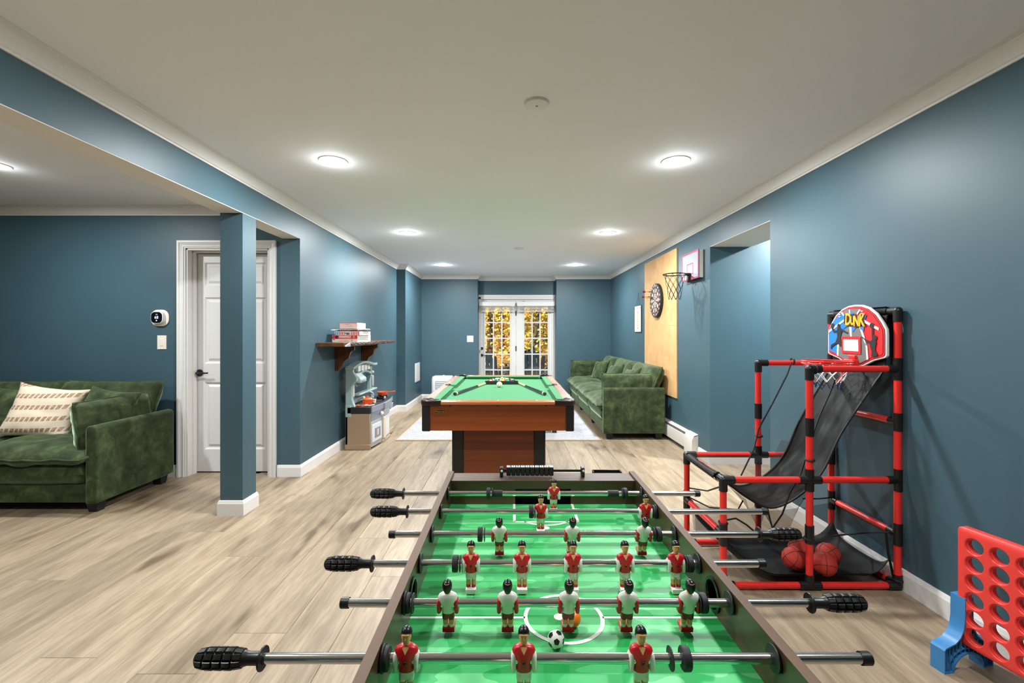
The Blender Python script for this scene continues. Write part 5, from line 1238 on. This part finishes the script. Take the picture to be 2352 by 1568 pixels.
for k in range(4):
    a = math.radians(90*k); MB().prism([(Yd-.182*math.sin(a)-.010, zd+.182*math.cos(a)-.008), (Yd-.182*math.sin(a)+.010, zd+.182*math.cos(a)-.008), (Yd-.182*math.sin(a)+.010, zd+.182*math.cos(a)+.008), (Yd-.182*math.sin(a)-.010, zd+.182*math.cos(a)+.008)], XF_-.0006, XF_, 'x').build('tournament_mark', 'paper_red', db)
for i, (du, dv, tilt, lab) in enumerate(((-.02, .115, .02, 'dart with dark red flight stuck highest in the dartboard'), (-.05, .055, -.03, 'dart stuck just above the bullseye of the dartboard'), (.06, .03, .0, 'thin dart sticking out level with the dartboard centre'))):
    tipv = Vector((XF_-.001, Yd-du, zd+dv)); d = Vector((-1, .05*i, tilt)).normalized(); t = thing('dart', tipv, lab, 'dart', 'darts in the board')
    MB().tube([tipv, tipv+d*.03], [.0014, .0022], 6).build('point', 'chrome', t); MB().tube([tipv+d*.03, tipv+d*.04, tipv+d*.075, tipv+d*.08], [.003, .0052, .0052, .003], 8).build('barrel', 'dark_bronze', t)
    MB().tube([tipv+d*.08, tipv+d*.135], .0036, 6).build('shaft', 'brass', t)
    if i < 2:
        for v in (Vector((0, 0, 1)), Vector((0, 1, 0))):
            a = tipv+d*.115; b = tipv+d*.155; q = v.cross(d)*.0004
            m_ = MB(); o = [a, a+d*.012+v*.016, b+v*.016, b-v*.016, a+d*.012-v*.016]; m_.add([p+q for p in o]+[p-q for p in o], [(0, 1, 2, 3, 4), (9, 8, 7, 6, 5)]+[(j, (j+1) % 5, 5+(j+1) % 5, 5+j) for j in range(5)]); m_.build('flight', 'shorts_red', t, smooth=0)
# paper scoreboard on a string
a, b = wp(1457.5, 735, .012), wp(1472.5, 735, .012); ym = (a.y+b.y)/2; xs_ = XR(ym)
z1 = HC+(V0-700)*b.y/F; z0 = HC+(V0-762.5)*b.y/F
sc = thing('dart_scoreboard', (xs_, ym, z0), 'white hanging dart score sheet on a string beside the tan panel', 'scoreboard')
bx(xs_-.012, xs_-.002, b.y, a.y, z0, z1).build('backing', 'chair_slate', sc); bx(xs_-.0135, xs_-.012, b.y+.012, a.y-.012, z0+.008, z1-.008).build('score_sheet', 'paper_white', sc)
pk_ = wp(1466, 672.5, .01)
for s_ in (.3, .7): MB().tube([(xs_-.008, b.y+(a.y-b.y)*s_, z1), (XR(pk_.y)-.006, pk_.y, pk_.z)], .0018, 6).build('string', 'chair_slate', sc)
for k in range(8): bx(xs_-.0145, xs_-.0134, ym-.022, ym+.022, z1-.115-k*.034, z1-.097-k*.034).build('score_mark', 'ink_orange' if 0 < k < 7 else 'ink_red', sc)
for s_, mm in ((-.13, 'ink_orange'), (0, 'ink_grey'), (.13, 'ink_orange')): bx(xs_-.0145, xs_-.0134, ym+s_-.03, ym+s_+.03, z1-.05, z1-.032).build('heading', mm, sc)
for zz in (z1-.085, z0+.12): bx(xs_-.0142, xs_-.0134, b.y+.015, a.y-.015, zz, zz+.0015).build('rule_line', 'ink_grey', sc)
bx(xs_-.0142, xs_-.0115, ym-.03, ym+.03, z0, z0+.01).build('clip', 'ink_red', sc)
# mini basketball hoop
OFB = .052
A_, B_ = wp(1566.5, 620, OFB), wp(1604.5, 620, OFB); ya, yb = B_.y, A_.y; yc = (ya+yb)/2; xb = XR(yc)-OFB
z1 = HC+(V0-571)*ya/F; z0 = HC+(V0-637)*ya/F
hp = thing('mini_hoop', (xb, yc, z0), 'small clear backboard hoop with black net mounted on the wall', 'basketball hoop')
bx(xb, xb+.012, ya, yb, z0, z1).build('backboard', 'frosted', hp, bevel=.003)
def frame2(name, x_, y0, y1, z0, z1, w_, m_): 
    MB().box(x_-.0015, x_, y0, y1, z0, z0+w_).box(x_-.0015, x_, y0, y1, z1-w_, z1).box(x_-.0015, x_, y0, y0+w_, z0+w_, z1-w_).box(x_-.0015, x_, y1-w_, y1, z0+w_, z1-w_).build(name, m_, hp)
mat('pink_red', srgb(210, 40, 72), .5)
frame2('border', xb, ya, yb, z0, z1, .016, 'pink_red'); frame2('target_square', xb, yc-.085, yc+.085, z0+.055, z0+.175, .010, 'pink_red')
MB().box(xb+.012, XR(yc)-.002, ya+.004, ya+.02, z0+.004, z1-.004).box(xb+.012, XR(yc)-.002, yb-.02, yb-.004, z0+.004, z1-.004).build('mount_rail', 'ivory_plastic', hp)
zr = HC+(V0-630)*yc/F; rr = .118; xr = xb-.045-rr
MB().tube([(xr+rr*math.cos(2*math.pi*i/40), yc+rr*math.sin(2*math.pi*i/40), zr) for i in range(40)], .0055, 8, closed=True).build('rim', 'black_gloss', hp)
bx(xb-.05, xb, yc-.03, yc+.03, zr-.012, zr+.012).build('rim_mount', 'black_gloss', hp, bevel=.003); bx(xb-.03, xb-.002, yc-.022, yc+.022, zr-.065, zr-.012).build('spring_box', 'dark_bronze', hp, bevel=.003)
for s_ in (-1, 1): MB().tube([(xb-.04, yc+s_*.03, zr), (xr+rr*.80, yc+s_*rr*.6, zr)], .005, 6).build('rim_arm', 'black_gloss', hp)
def net(par, cx, cy, z0, r0, r1, h_, n_, lev, rad, mats_, name='net_cord'):
    for d in (-1, 1):
        for k in range(n_):
            pts = []
            for i in range(lev+1):
                f = i/lev; a = 2*math.pi*(k+d*.5*i)/n_; r_ = r0+(r1-r0)*f**.7
                pts.append((cx+r_*math.cos(a), cy+r_*math.sin(a), z0-h_*f-(.012*math.sin(math.pi*f*lev) if 0 else 0)))
            MB().tube(pts, rad, 5).build(name, mats_[k % len(mats_)], par)
    for k in range(n_):
        a = 2*math.pi*k/n_; MB().tube([(cx+(r0+.004)*math.cos(a), cy+(r0+.004)*math.sin(a), z0+.006), (cx+r0*math.cos(a), cy+r0*math.sin(a), z0-.008)], rad*1.5, 5).build('net_hook', mats_[0], par)
mat('net_black', srgb(30, 28, 26), .6)
net(hp, xr, yc, zr, rr-.004, .062, .27, 9, 5, .0022, ['net_black'])
# ================================================================== arcade hoop
YN_, YF_ = 2.305, 2.785; XA, XC, XE = 1.065, 1.50, 1.945; RP = .0165; RF = .0205
ah = thing('arcade_hoop', (1.5, 2.545, 0), 'red pipe arcade basketball game with printed backboard by the blue wall', 'basketball game')
def pipe(a, b): MB().cyl(a, b, RP, 14).build('pipe', 'red_pipe', ah)
def fit(c, dirs, l=.055):
    m_ = MB(); c = Vector(c)
    m_.ball(c, RF*1.02, seg=14, rings=8)
    for d in dirs: m_.cyl(c, c+Vector(d)*l, RF, 14)
    m_.build('fitting', 'black_plastic', ah, smooth=40)
X_, Y_, Z_ = Vector((1, 0, 0)), Vector((0, 1, 0)), Vector((0, 0, 1))
ZB0, Z1_, Z2_, Z3_, ZX = .0215, .553, 1.112, 1.405, .28
for y, iy in ((YN_, 1), (YF_, -1)):
    D = Y_*iy
    pipe((XA, y, ZB0), (XA, y, Z1_)); pipe((XC, y, ZB0), (XC, y, Z2_)); pipe((XE, y, ZB0), (XE, y, Z3_))
    pipe((XA, y, ZB0), (XE, y, ZB0)); pipe((XA, y, Z1_), (XE, y, Z1_)); pipe((XC, y, Z2_), (XE, y, Z2_))
    fit((XA, y, ZB0), [X_, Z_, D]); fit((XC, y, ZB0), [X_, -X_, Z_]); fit((XE, y, ZB0), [-X_, Z_, D])
    fit((XA, y, Z1_), [X_, -Z_, D]); fit((XC, y, Z1_), [X_, -X_, Z_, -Z_]); fit((XE, y, Z1_), [-X_, Z_, -Z_])
    fit((XC, y, Z2_), [X_, -Z_]); fit((XE, y, Z2_), [-X_, Z_, -Z_]); fit((XE, y, Z3_), [-Z_, D])
    fit((XA, y, ZX), [Z_, -Z_, D]); fit((XE, y, ZX), [Z_, -Z_, D]); fit((XE, y, .845), [Z_, -Z_, D], .045); fit((XC, y, .82), [Z_, -Z_], .045); fit((XC, y, ZX), [Z_, -Z_], .045)
for x_, z_ in ((XA, ZB0), (XA, ZX), (XA, Z1_), (XE, ZB0), (XE, ZX), (XE, .845), (XE, Z3_)): pipe((x_, YN_, z_), (x_, YF_, z_))
MB().cyl((XE-.002, YN_+.05, Z3_), (XE-.002, YF_-.05, Z3_), .0225, 16).build('cloth_sleeve', 'tarp', ah)
# fabric chute
cur = [(1.925, 1.43), (1.958, 1.405), (1.925, 1.36), (1.922, 1.13), (1.865, 1.02), (1.78, .885), (1.70, .75), (1.625, .585), (1.54, .48), (1.43, .405), (1.33, .385), (1.22, .44), (1.12, .515), (1.065, .572), (1.035, .555), (1.06, .530)]
def cr_(t):
    n = len(cur)-1; f = t*n; i = min(int(f), n-1); f -= i
    p0, p1, p2, p3 = [Vector(cur[max(0, min(n, i+k))]) for k in (-1, 0, 1, 2)]
    return .5*((2*p1)+(p2-p0)*f+(2*p0-5*p1+4*p2-p3)*f*f+(3*p1-p0-3*p2+p3)*f**3)
def wy(t): 
    w_ = .196-.03*math.sin(math.pi*min(1, max(0, (t-.18)/.75)))
    return w_
def chute(u, v):
    p = cr_(v); w_ = wy(v); yy = 2.545+(2*u-1)*w_
    k = math.sin(math.pi*u)*min(1, max(0, (v-.25)*6))*min(1, max(0, (.9-v)*8))
    nz_ = noise.noise(Vector((u*4, v*9, .3)))*.026+noise.noise(Vector((u*9, v*20, 2.3)))*.012+abs(noise.noise(Vector((u*6+v*7, v*14, 4.3))))*.016
    return (p.x+k*(.02+nz_), yy, p.y-k*(.02+nz_))
MB().grid(chute, 24, 90).build('fabric_chute', 'tarp', ah, smooth=60, solid=.002)
for u in (0, 1): MB().tube([Vector(chute(u, .2+.7*i/40))+Vector((-.002, 0, .002)) for i in range(41)], .006, 6).build('edge_binding', 'tarp_edge', ah)
# netting between chute and side rails
for yy, s_, lo, hi in ((2.345, 1, .46, .86), (2.745, -1, .44, .86)):
    def side(u, v, yy=yy, lo=lo, hi=hi):
        q = chute(0 if yy < 2.5 else 1, lo+(hi-lo)*u); top = Vector((q[0]*.5+.5*(1.15+.45*(1-u)), yy-.02 if yy < 2.5 else yy+.02, max(.555, q[2]))); return tuple(Vector(q).lerp(top, v))
    MB().grid(side, 20, 6).build('side_net', 'fine_net', ah)
def sock(u, v):
    p = cr_(.52+.2*u); z_ = p.y-.008-(p.y-.15)*v*(1-abs(2*u-1)*.65); return (p.x+(1.47-p.x)*v*.55, 2.37+.03*math.sin(3*u)+.05*v, z_)
MB().grid(sock, 16, 8).build('drop_net', 'fine_net', ah)
def sock2(u, v):
    x, y, z = sock(u, v); return (x, 2.72-.05*v, z)
MB().grid(sock2, 16, 8).build('drop_net', 'fine_net', ah)
MB().grid(lambda u, v: (1.08+.10*v*math.sin(math.pi*u)+.02*v, YN_+.02+.44*u, .275-.17*v-.02*math.sin(math.pi*u)), 14, 8).build('front_net', 'fine_net', ah)
MB().grid(lambda u, v: (1.10+.83*u, YF_-.02-.03*v, .27-.05*math.sin(math.pi*u)-.17*v), 20, 6).build('rear_net', 'fine_net', ah)
# ball tray
def tray(u, v):
    X = 1.09+.845*u; Yt = YN_+.022+.436*v
    fr = max(0., 1-u/.30)**1.6*.17; bk = max(0., (u-.86)/.14)**2*(.05+.05*(abs(2*v-1))**4)
    ed = (abs(2*v-1)**6)*.035
    return (X, Yt, .032+fr+bk+ed+.004*noise.noise(Vector((u*7, v*5, 1))))
MB().grid(tray, 34, 18).build('ball_tray', 'tray_net', ah, smooth=60, solid=.0015)
MB().grid(lambda u, v: tuple(Vector(tray(u, v))-Vector((0, 0, .004))), 34, 18).build('tray_cloth', 'tarp_edge', ah, smooth=60)
def strap(pts, r_=.0045): MB().tube(pts, r_, 6).build('strap', 'tarp_edge', ah)
def pf(px, py, y): return P(px, py, y)
strap([pf(1818, 832, YF_-.02), pf(1808, 860, YF_-.03), pf(1775, 925, YF_-.03), pf(1742, 985, YF_-.02), pf(1732, 1030, YF_-.03), pf(1702, 1092, YF_-.06)])
strap([pf(1918, 872, 2.40), pf(1905, 905, 2.40), pf(1880, 960, 2.39), pf(1862, 1015, 2.37), pf(1838, 1090, 2.36), pf(1815, 1130, 2.36), pf(1797, 1180, 2.38), pf(1775, 1212, 2.42)])
strap([pf(1763, 1168, 2.5), pf(1768, 1190, 2.47), pf(1774, 1212, 2.43)])
strap([pf(1662, 1195, YN_+.02), pf(1690, 1190, YN_+.04), pf(1715, 1205, 2.36), pf(1735, 1222, 2.4)]); strap([pf(1580, 1120, YF_), pf(1625, 1127, YF_-.1), pf(1655, 1117, YN_+.05)])
strap([pf(1584, 1142, YF_), pf(1630, 1165, 2.7), pf(1695, 1170, 2.55), pf(1706, 1150, 2.5)]); strap([pf(1915, 1142, YF_), pf(1880, 1145, 2.7), pf(1845, 1145, 2.6)])
strap([pf(2058, 1222, YN_+.02), pf(2000, 1222, 2.36), pf(1912, 1230, 2.55)]); strap([pf(1917, 1142, YF_-.01), pf(1985, 1180, 2.56), pf(2050, 1218, YN_+.02)])
strap([pf(2035, 1222, YN_+.03), pf(2040, 1270, YN_+.03), pf(2052, 1325, YN_+.03)], .006)
for px, py, y in ((1661, 1200, YN_), (1860, 1055, YN_), (1743, 1000, YF_), (1858, 1236, YN_), (2062, 1330, YN_), (1872, 848, YN_), (1820, 830, YF_)):
    p = P(px, py, y); hz = py in (848, 830)
    MB().tube([p+(Vector((0, math.cos(a), math.sin(a))) if hz else Vector((math.cos(a), math.sin(a), .15*math.sin(a))))*.0195 for a in [2*math.pi*i/16 for i in range(16)]], .005, 6, closed=True).build('tie_loop', 'tarp_edge', ah)
# backboard: layered printed sheet facing the player
bYc, bZc, bX = 2.525, 1.282, 1.902; BW, BH = .43, .335
SC = BW/755.0
def cb(cx, cy): return ((cx-700)*SC, (577-cy)*BH/715.0)
def bpoly(pts, layer, m_, name, par, raw=False, th=.0006):
    q = [p if raw else cb(*p) for p in pts]; x_ = bX-.008-layer*.0009
    return MB().prism([(bYc-u, bZc+v) for u, v in q], x_-th, x_, 'x').build(name, m_, par, smooth=0)
half = [(0, .1675), (.05, .164), (.10, .148), (.15, .114), (.19, .066), (.2125, .03), (.215, .0), (.215, -.104), (.205, -.115), (.13, -.135), (.06, -.1675)]
outl = half+[(-a, b) for a, b in half[::-1] if a > 0]
def inset(k): return [(a*(1-k/.215), b*(1-k/.1675)) for a, b in outl]
q = [(bYc-u, bZc+v) for u, v in outl]
bb = MB().prism(q, bX-.008, bX+.006, 'x').build('backboard', 'white_plastic', ah, bevel=.003)
bpoly(inset(.009), 1, 'ink_black', 'print_outline', bb, True); bpoly(inset(.0105), 2, 'print_red', 'print_border', bb, True); bpoly(inset(.019), 3, 'ink_black', 'print_outline', bb, True)
bpoly(inset(.0205), 4, 'print_red', 'print_field', bb, True)
bpoly([(345, 545), (350, 500), (420, 400), (500, 320), (600, 270), (680, 268), (690, 540), (560, 580), (490, 690), (470, 810), (355, 770)], 5, 'print_blue', 'print_field', bb)
bpoly([(490, 830), (495, 690), (545, 560), (620, 480), (770, 480), (830, 590), (872, 700), (880, 850), (770, 905), (640, 905)], 6, 'print_grey', 'print_key', bb)
bpoly([(530, 300), (640, 268), (760, 270), (800, 300), (720, 330), (600, 340)], 6, 'print_grey', 'print_key', bb)
for k in ([(470, 830), (475, 700), (500, 690), (492, 835)], [(848, 690), (870, 700), (882, 850), (860, 858)], [(350, 520), (350, 550), (590, 400), (585, 375)], [(830, 400), (815, 425), (1000, 525), (1003, 495)], [(640, 480), (672, 480), (675, 600), (655, 600)], [(770, 480), (790, 475), (835, 590), (850, 690), (825, 640)], [(525, 300), (545, 295), (575, 335), (560, 345)], [(636, 272), (650, 270), (655, 340), (640, 340)], [(770, 275), (790, 282), (750, 335), (735, 330)]):
    bpoly(k, 7, 'white_plastic', 'print_line', bb)
for k in ([(545, 350), (600, 335), (580, 390), (540, 380)], [(820, 355), (865, 345), (840, 400), (810, 390)], [(560, 450), (620, 470), (560, 500)], [(670, 480), (730, 490), (690, 545)], [(780, 470), (830, 490), (825, 535), (785, 505)], [(655, 290), (700, 320), (660, 340)]): bpoly(k, 8, 'print_blue', 'print_splash', bb)
# two leaping player silhouettes
bpoly([(395, 490), (420, 480), (430, 520), (475, 520), (485, 480), (480, 455), (490, 436), (510, 440), (515, 470), (520, 495), (545, 500), (600, 535), (628, 545), (622, 562), (590, 548), (545, 530), (535, 580), (525, 610), (540, 650), (535, 715), (515, 715), (495, 680), (470, 685), (410, 720), (395, 755), (382, 740), (390, 700), (455, 665), (480, 600), (475, 540), (425, 545), (410, 520)], 9, 'ink_black', 'silhouette', bb)
bpoly([(925, 500), (945, 500), (945, 580), (965, 575), (982, 590), (985, 615), (970, 630), (978, 660), (965, 710), (965, 750), (990, 780), (980, 812), (920, 818), (925, 760), (905, 700), (905, 670), (870, 665), (835, 625), (800, 600), (810, 592), (850, 625), (910, 645), (930, 625), (925, 580)], 9, 'ink_black', 'silhouette', bb)
for cx, cy in ((411, 460), (927, 470)): bpoly([(cx+26*math.cos(2*math.pi*i/18), cy+30*math.sin(2*math.pi*i/18)) for i in range(18)], 9, 'ink_black', 'silhouette_ball', bb)
bpoly([(542, 594), (793, 594), (795, 797), (548, 795)], 10, 'print_red', 'target_square', bb); bpoly([(568, 628), (766, 628), (768, 766), (572, 764)], 11, 'white_plastic', 'target_square', bb)
xt = bX-.008-11*.0009
bpoly([(585, 330), (640, 340), (700, 330), (760, 350), (850, 340), (830, 400), (860, 480), (800, 460), (740, 490), (680, 470), (590, 465), (575, 420)], 10, 'ink_black', 'print_splash', bb)
for ch, cx, cy, sz, sh_ in (('D', 630, 395, .092, .1), ('U', 690, 412, .064, .0), ('N', 740, 418, .078, .05), ('K', 805, 410, .094, .12)):
    u, v = cb(cx, cy)
    text('lettering_edge', ch, sz, (xt-.0002, bYc-u, bZc+v), 'left', 'print_orange', bb, .0003, .0042, .66, sh_); text('lettering', ch, sz, (xt-.0011, bYc-u, bZc+v), 'left', 'print_yellow', bb, .0003, .0014, .66, sh_)
for cx, cy in ((512, 325), (512, 352), (805, 300), (805, 328)):
    u, v = cb(cx, cy); bx(bX-.0165, bX-.008, bYc-u-.007, bYc-u+.007, bZc+v-.003, bZc+v+.003).build('strap_slot', 'white_plastic', bb)
# rim with its bracket, and tricolour net
rz_ = 1.138; rr = .118; rxc = bX-.045-rr
for zz in (rz_, rz_-.012): MB().tube([(rxc+rr*math.cos(2*math.pi*i/40), bYc+rr*math.sin(2*math.pi*i/40), zz) for i in range(40)], .0045, 8, closed=True).build('rim', 'red_pipe', ah)
bx(bX-.05, bX-.008, bYc-.035, bYc+.035, rz_-.025, rz_+.012).build('rim_bracket', 'red_pipe', ah, bevel=.006); bx(bX-.03, bX-.008, bYc-.025, bYc+.025, rz_+.01, rz_+.035).build('rim_bracket', 'red_pipe', ah, bevel=.006)
rn = random.Random(5)
for k in range(10):
    for d in (-1, 1):
        pts = []
        for i in range(5):
            a = 2*math.pi*(k+d*.5*i)/10; r_ = (rr-.006)-.050*(i/4)**.8+rn.uniform(-.007, .007); pts.append((rxc+r_*math.cos(a), bYc+r_*math.sin(a), rz_-.012-.034*i+rn.uniform(-.007, .007)))
        mm = 'net_white' if (k+d) % 5 else 'red_pipe'
        MB().tube(pts[:4], .0026, 5).build('net_cord', mm, ah); MB().tube(pts[3:], .0022, 5).build('net_cord', 'net_navy', ah)
# basketballs resting in the tray
for i, (x_, y_, lab) in enumerate(((1.494, 2.42, 'small red basketball lying apart from the others in the arcade tray'), (1.614, 2.365, 'small red basketball nearest in the arcade tray cluster'),
                                   (1.705, 2.465, 'small red basketball furthest back in the arcade tray cluster'), (1.583, 2.515, 'small red basketball half hidden behind the pipe in the arcade tray'))):
    r_ = .0595; c = Vector((x_, y_, .041+r_)); t = thing('basketball', (x_, y_, .04), lab, 'ball', 'basketballs in the arcade tray')
    MB().ball(c, r_, seg=28, rings=18).build('skin', 'basketball', t)
    R_ = Matrix.Rotation(i*1.1+.5, 3, 'X') @ Matrix.Rotation(i*.8+.4, 3, 'Y') @ Matrix.Rotation(i*.6, 3, 'Z')
    for k, (kind) in enumerate(('x', 'y', 'c', 'd')):
        pts = []
        for j in range(36):
            a = 2*math.pi*j/36
            if kind == 'x': v = Vector((math.cos(a), math.sin(a), 0))
            elif kind == 'y': v = Vector((math.cos(a), 0, math.sin(a)))
            else:
                s_ = 1 if kind == 'c' else -1; v = Vector((s_*(.62+.12*math.cos(2*a)), math.cos(a), math.sin(a))).normalized()
            pts.append(c+(R_ @ v)*(r_+.0001))
        MB().tube(pts, .0012, 5, closed=True).build('seam', 'ink_black', t)
# ================================================================== giant four-in-a-row game
O_ = Vector((1.748, 1.78, 0)); dv = Vector((.19, -.98, 0)).normalized(); nv = Vector((-dv.y, dv.x, 0)); nv = -nv if nv.x > 0 else nv   # nv faces the room
CW, CH, RH, TK = .0765, .0683, .0290, .036
g4 = thing('four_in_a_row_game', (O_.x, O_.y, 0), 'giant red four in a row panel with round holes on blue feet', 'game')
M4 = Matrix(((dv.x, nv.x, 0, O_.x), (dv.y, nv.y, 0, O_.y), (0, 0, 1, 0), (0, 0, 0, 1)))
zlo, zhi, mg = .096, .546, .0165; zc0 = .144; LG = 2*mg+7*CW
g_ = MB(); g_.M = M4
nS = 32
for ci in range(7):
    for ri in range(6):
        cx, cz = mg+CW*(ci+.5), zc0+CH*ri
        sq, c0, c1, c2 = [], [], [], []
        for k in range(nS):
            a = 2*math.pi*(k+.5)/nS; ca, sa = math.cos(a), math.sin(a); m_ = max(abs(ca)/(CW/2), abs(sa)/(CH/2)); sq.append((cx+ca/m_, cz+sa/m_)); c0.append((cx+(RH+.003)*ca, cz+(RH+.003)*sa)); c1.append((cx+RH*ca, cz+RH*sa)); c2.append((cx+(RH-.002)*ca, cz+(RH-.002)*sa))
        for qx, qz in ((1, 1), (-1, 1), (-1, -1), (1, -1)):
            cq = (cx+qx*CW/2, cz+qz*CH/2); bi = min(range(nS), key=lambda k: (sq[k][0]-cq[0])**2+(sq[k][1]-cq[1])**2); sq[bi] = cq
        for sg in (1, -1):
            y_ = sg*TK/2; vs = [(a, y_, b) for a, b in sq]+[(a, y_, b) for a, b in c0]+[(a, y_-sg*.003, b) for a, b in c1]+[(a, sg*.008, b) for a, b in c1]+[(a, sg*.0065, b) for a, b in c2]+[(a, 0, b) for a, b in c2]
            fs = []
            for q in range(5): fs += [(q*nS+k, q*nS+(k+1) % nS, (q+1)*nS+(k+1) % nS, (q+1)*nS+k) for k in range(nS)]
            g_.add(vs, fs)
xs0, xs1, zs0, zs1 = mg, LG-mg, zc0-CH/2, zc0+CH*5.5
g_.build('hole_grid', 'red_panel', g4, smooth=35)
def rim_pts(w0, w1, h0, h1, r_): 
    o = []
    for (cx, cz, a0) in ((w1-r_, h1-r_, 0), (w0+r_, h1-r_, 90), (w0+r_, h0+r_, 180), (w1-r_, h0+r_, 270)):
        for i in range(7): a = math.radians(a0+15*i); o.append((cx+r_*math.cos(a), cz+r_*math.sin(a)))
    return o
outer = rim_pts(0, LG, zlo, zhi, .016); n_ = len(outer)
inner = []
for (cx, cz) in ((xs1, zs1), (xs0, zs1), (xs0, zs0), (xs1, zs0)): inner += [(cx, cz)]*7
f_ = MB(); f_.M = M4; rings = []
e = .004
def ins(o, e_): 
    c_ = Vector((LG/2, (zlo+zhi)/2)); return [(a+(-e_ if a > c_.x else e_), b+(-e_ if b > c_.y else e_)) for a, b in o]
loops = [[(a, -TK/2, b) for a, b in inner], [(a, -TK/2, b) for a, b in ins(outer, e)], [(a, -TK/2+e, b) for a, b in outer], [(a, TK/2-e, b) for a, b in outer], [(a, TK/2, b) for a, b in ins(outer, e)], [(a, TK/2, b) for a, b in inner]]
vs = [p for l_ in loops for p in l_]; fs = []
for q in range(5): fs += [(q*n_+k, q*n_+(k+1) % n_, (q+1)*n_+(k+1) % n_, (q+1)*n_+k) for k in range(n_)]
f_.add(vs, fs); f_.build('panel_border', 'red_panel', g4, smooth=50)
def leg4(s0):
    l_ = [(-.020, .275), (-.021, .19), (-.027, .155), (-.042, .128), (-.064, .110), (-.10, .100), (-.112, .096), (-.118, .088), (-.118, .0), (-.072, .0)]
    arch = [(-.072*math.cos(math.pi*i/12), .062*math.sin(math.pi*i/12)+.0) for i in range(1, 12)]
    o = l_+arch+[(-a, b) for a, b in l_[::-1]]
    lg = bpy.data.objects.new('leg_bracket', None); 
    m_ = MB(); m_.M = M4
    n_ = len(o); wl = .005
    c2 = []
    for i in range(n_):
        p0, p1, p2 = Vector(o[i-1]), Vector(o[i]), Vector(o[(i+1) % n_]); d1 = (p1-p0).normalized(); d2 = (p2-p1).normalized(); nn = Vector((d1.y+d2.y, -d1.x-d2.x)); nn = nn.normalized() if nn.length > 1e-5 else Vector((d1.y, -d1.x)); c2.append(p1+nn*wl)
    # work out which side is inside (towards the body)
    ctr = Vector((0, .12)); 
    if (c2[0]-ctr).length > (Vector(o[0])-ctr).length: c2 = [Vector(o[i])*2-c2[i] for i in range(n_)]
    a0, a1 = s0, s0+.05
    vs = [(a0, p[0], p[1]) for p in o]+[(a1, p[0], p[1]) for p in o]+[(a1, p.x, p.y) for p in c2]+[(a0, p.x, p.y) for p in c2]
    fs = []
    for q in range(4): r2 = (q+1) % 4; fs += [(q*n_+k, q*n_+(k+1) % n_, r2*n_+(k+1) % n_, r2*n_+k) for k in range(n_)]
    m_.add(vs, fs)
    lo = m_.build('leg_bracket', 'blue_leg', g4, smooth=30)
    w_ = MB(); w_.M = M4
    mid = (a0+a1)/2
    w_.add([(mid-.002, p[0], p[1]) for p in o]+[(mid+.002, p[0], p[1]) for p in o], [tuple(range(n_)), tuple(range(n_, 2*n_))[::-1]])
    w_.build('web', 'blue_leg', lo, smooth=0)
    r_ = MB(); r_.M = M4
    for a in (-.098, -.084, -.066, -.05, -.03, -.008, .008, .03, .05, .066, .084, .098):
        zt = .092 if abs(a) > .06 else (.108 if abs(a) > .045 else .135); zb = 0. if abs(a) > .072 else .062*math.sqrt(max(0, 1-(a/.072)**2))
        r_.box(a0+.006, a1-.006, a-.0014, a+.0014, zb, zt)
    r_.build('rib', 'blue_leg', lo, smooth=0)
    r2_ = MB(); r2_.M = M4
    arc = [(.094*math.cos(math.pi*i/20), .082*math.sin(math.pi*i/20)) for i in range(21)]; arc2 = [(.091*math.cos(math.pi*i/20), .079*math.sin(math.pi*i/20)) for i in range(21)]
    vs = [(x, p[0], p[1]) for x in (a0+.006, a1-.006) for l2 in (arc, arc2) for p in l2]; k_ = 21
    r2_.add(vs, [(i, i+1, k_*2+i+1, k_*2+i) for i in range(20)]+[(k_+i, k_*3+i, k_*3+i+1, k_+i+1) for i in range(20)]+[(i, k_+i, k_+i+1, i+1) for i in range(20)]+[(k_*2+i, k_*2+i+1, k_*3+i+1, k_*3+i) for i in range(20)]); r2_.build('rib', 'blue_leg', lo)
leg4(-.022); leg4(LG-.03)
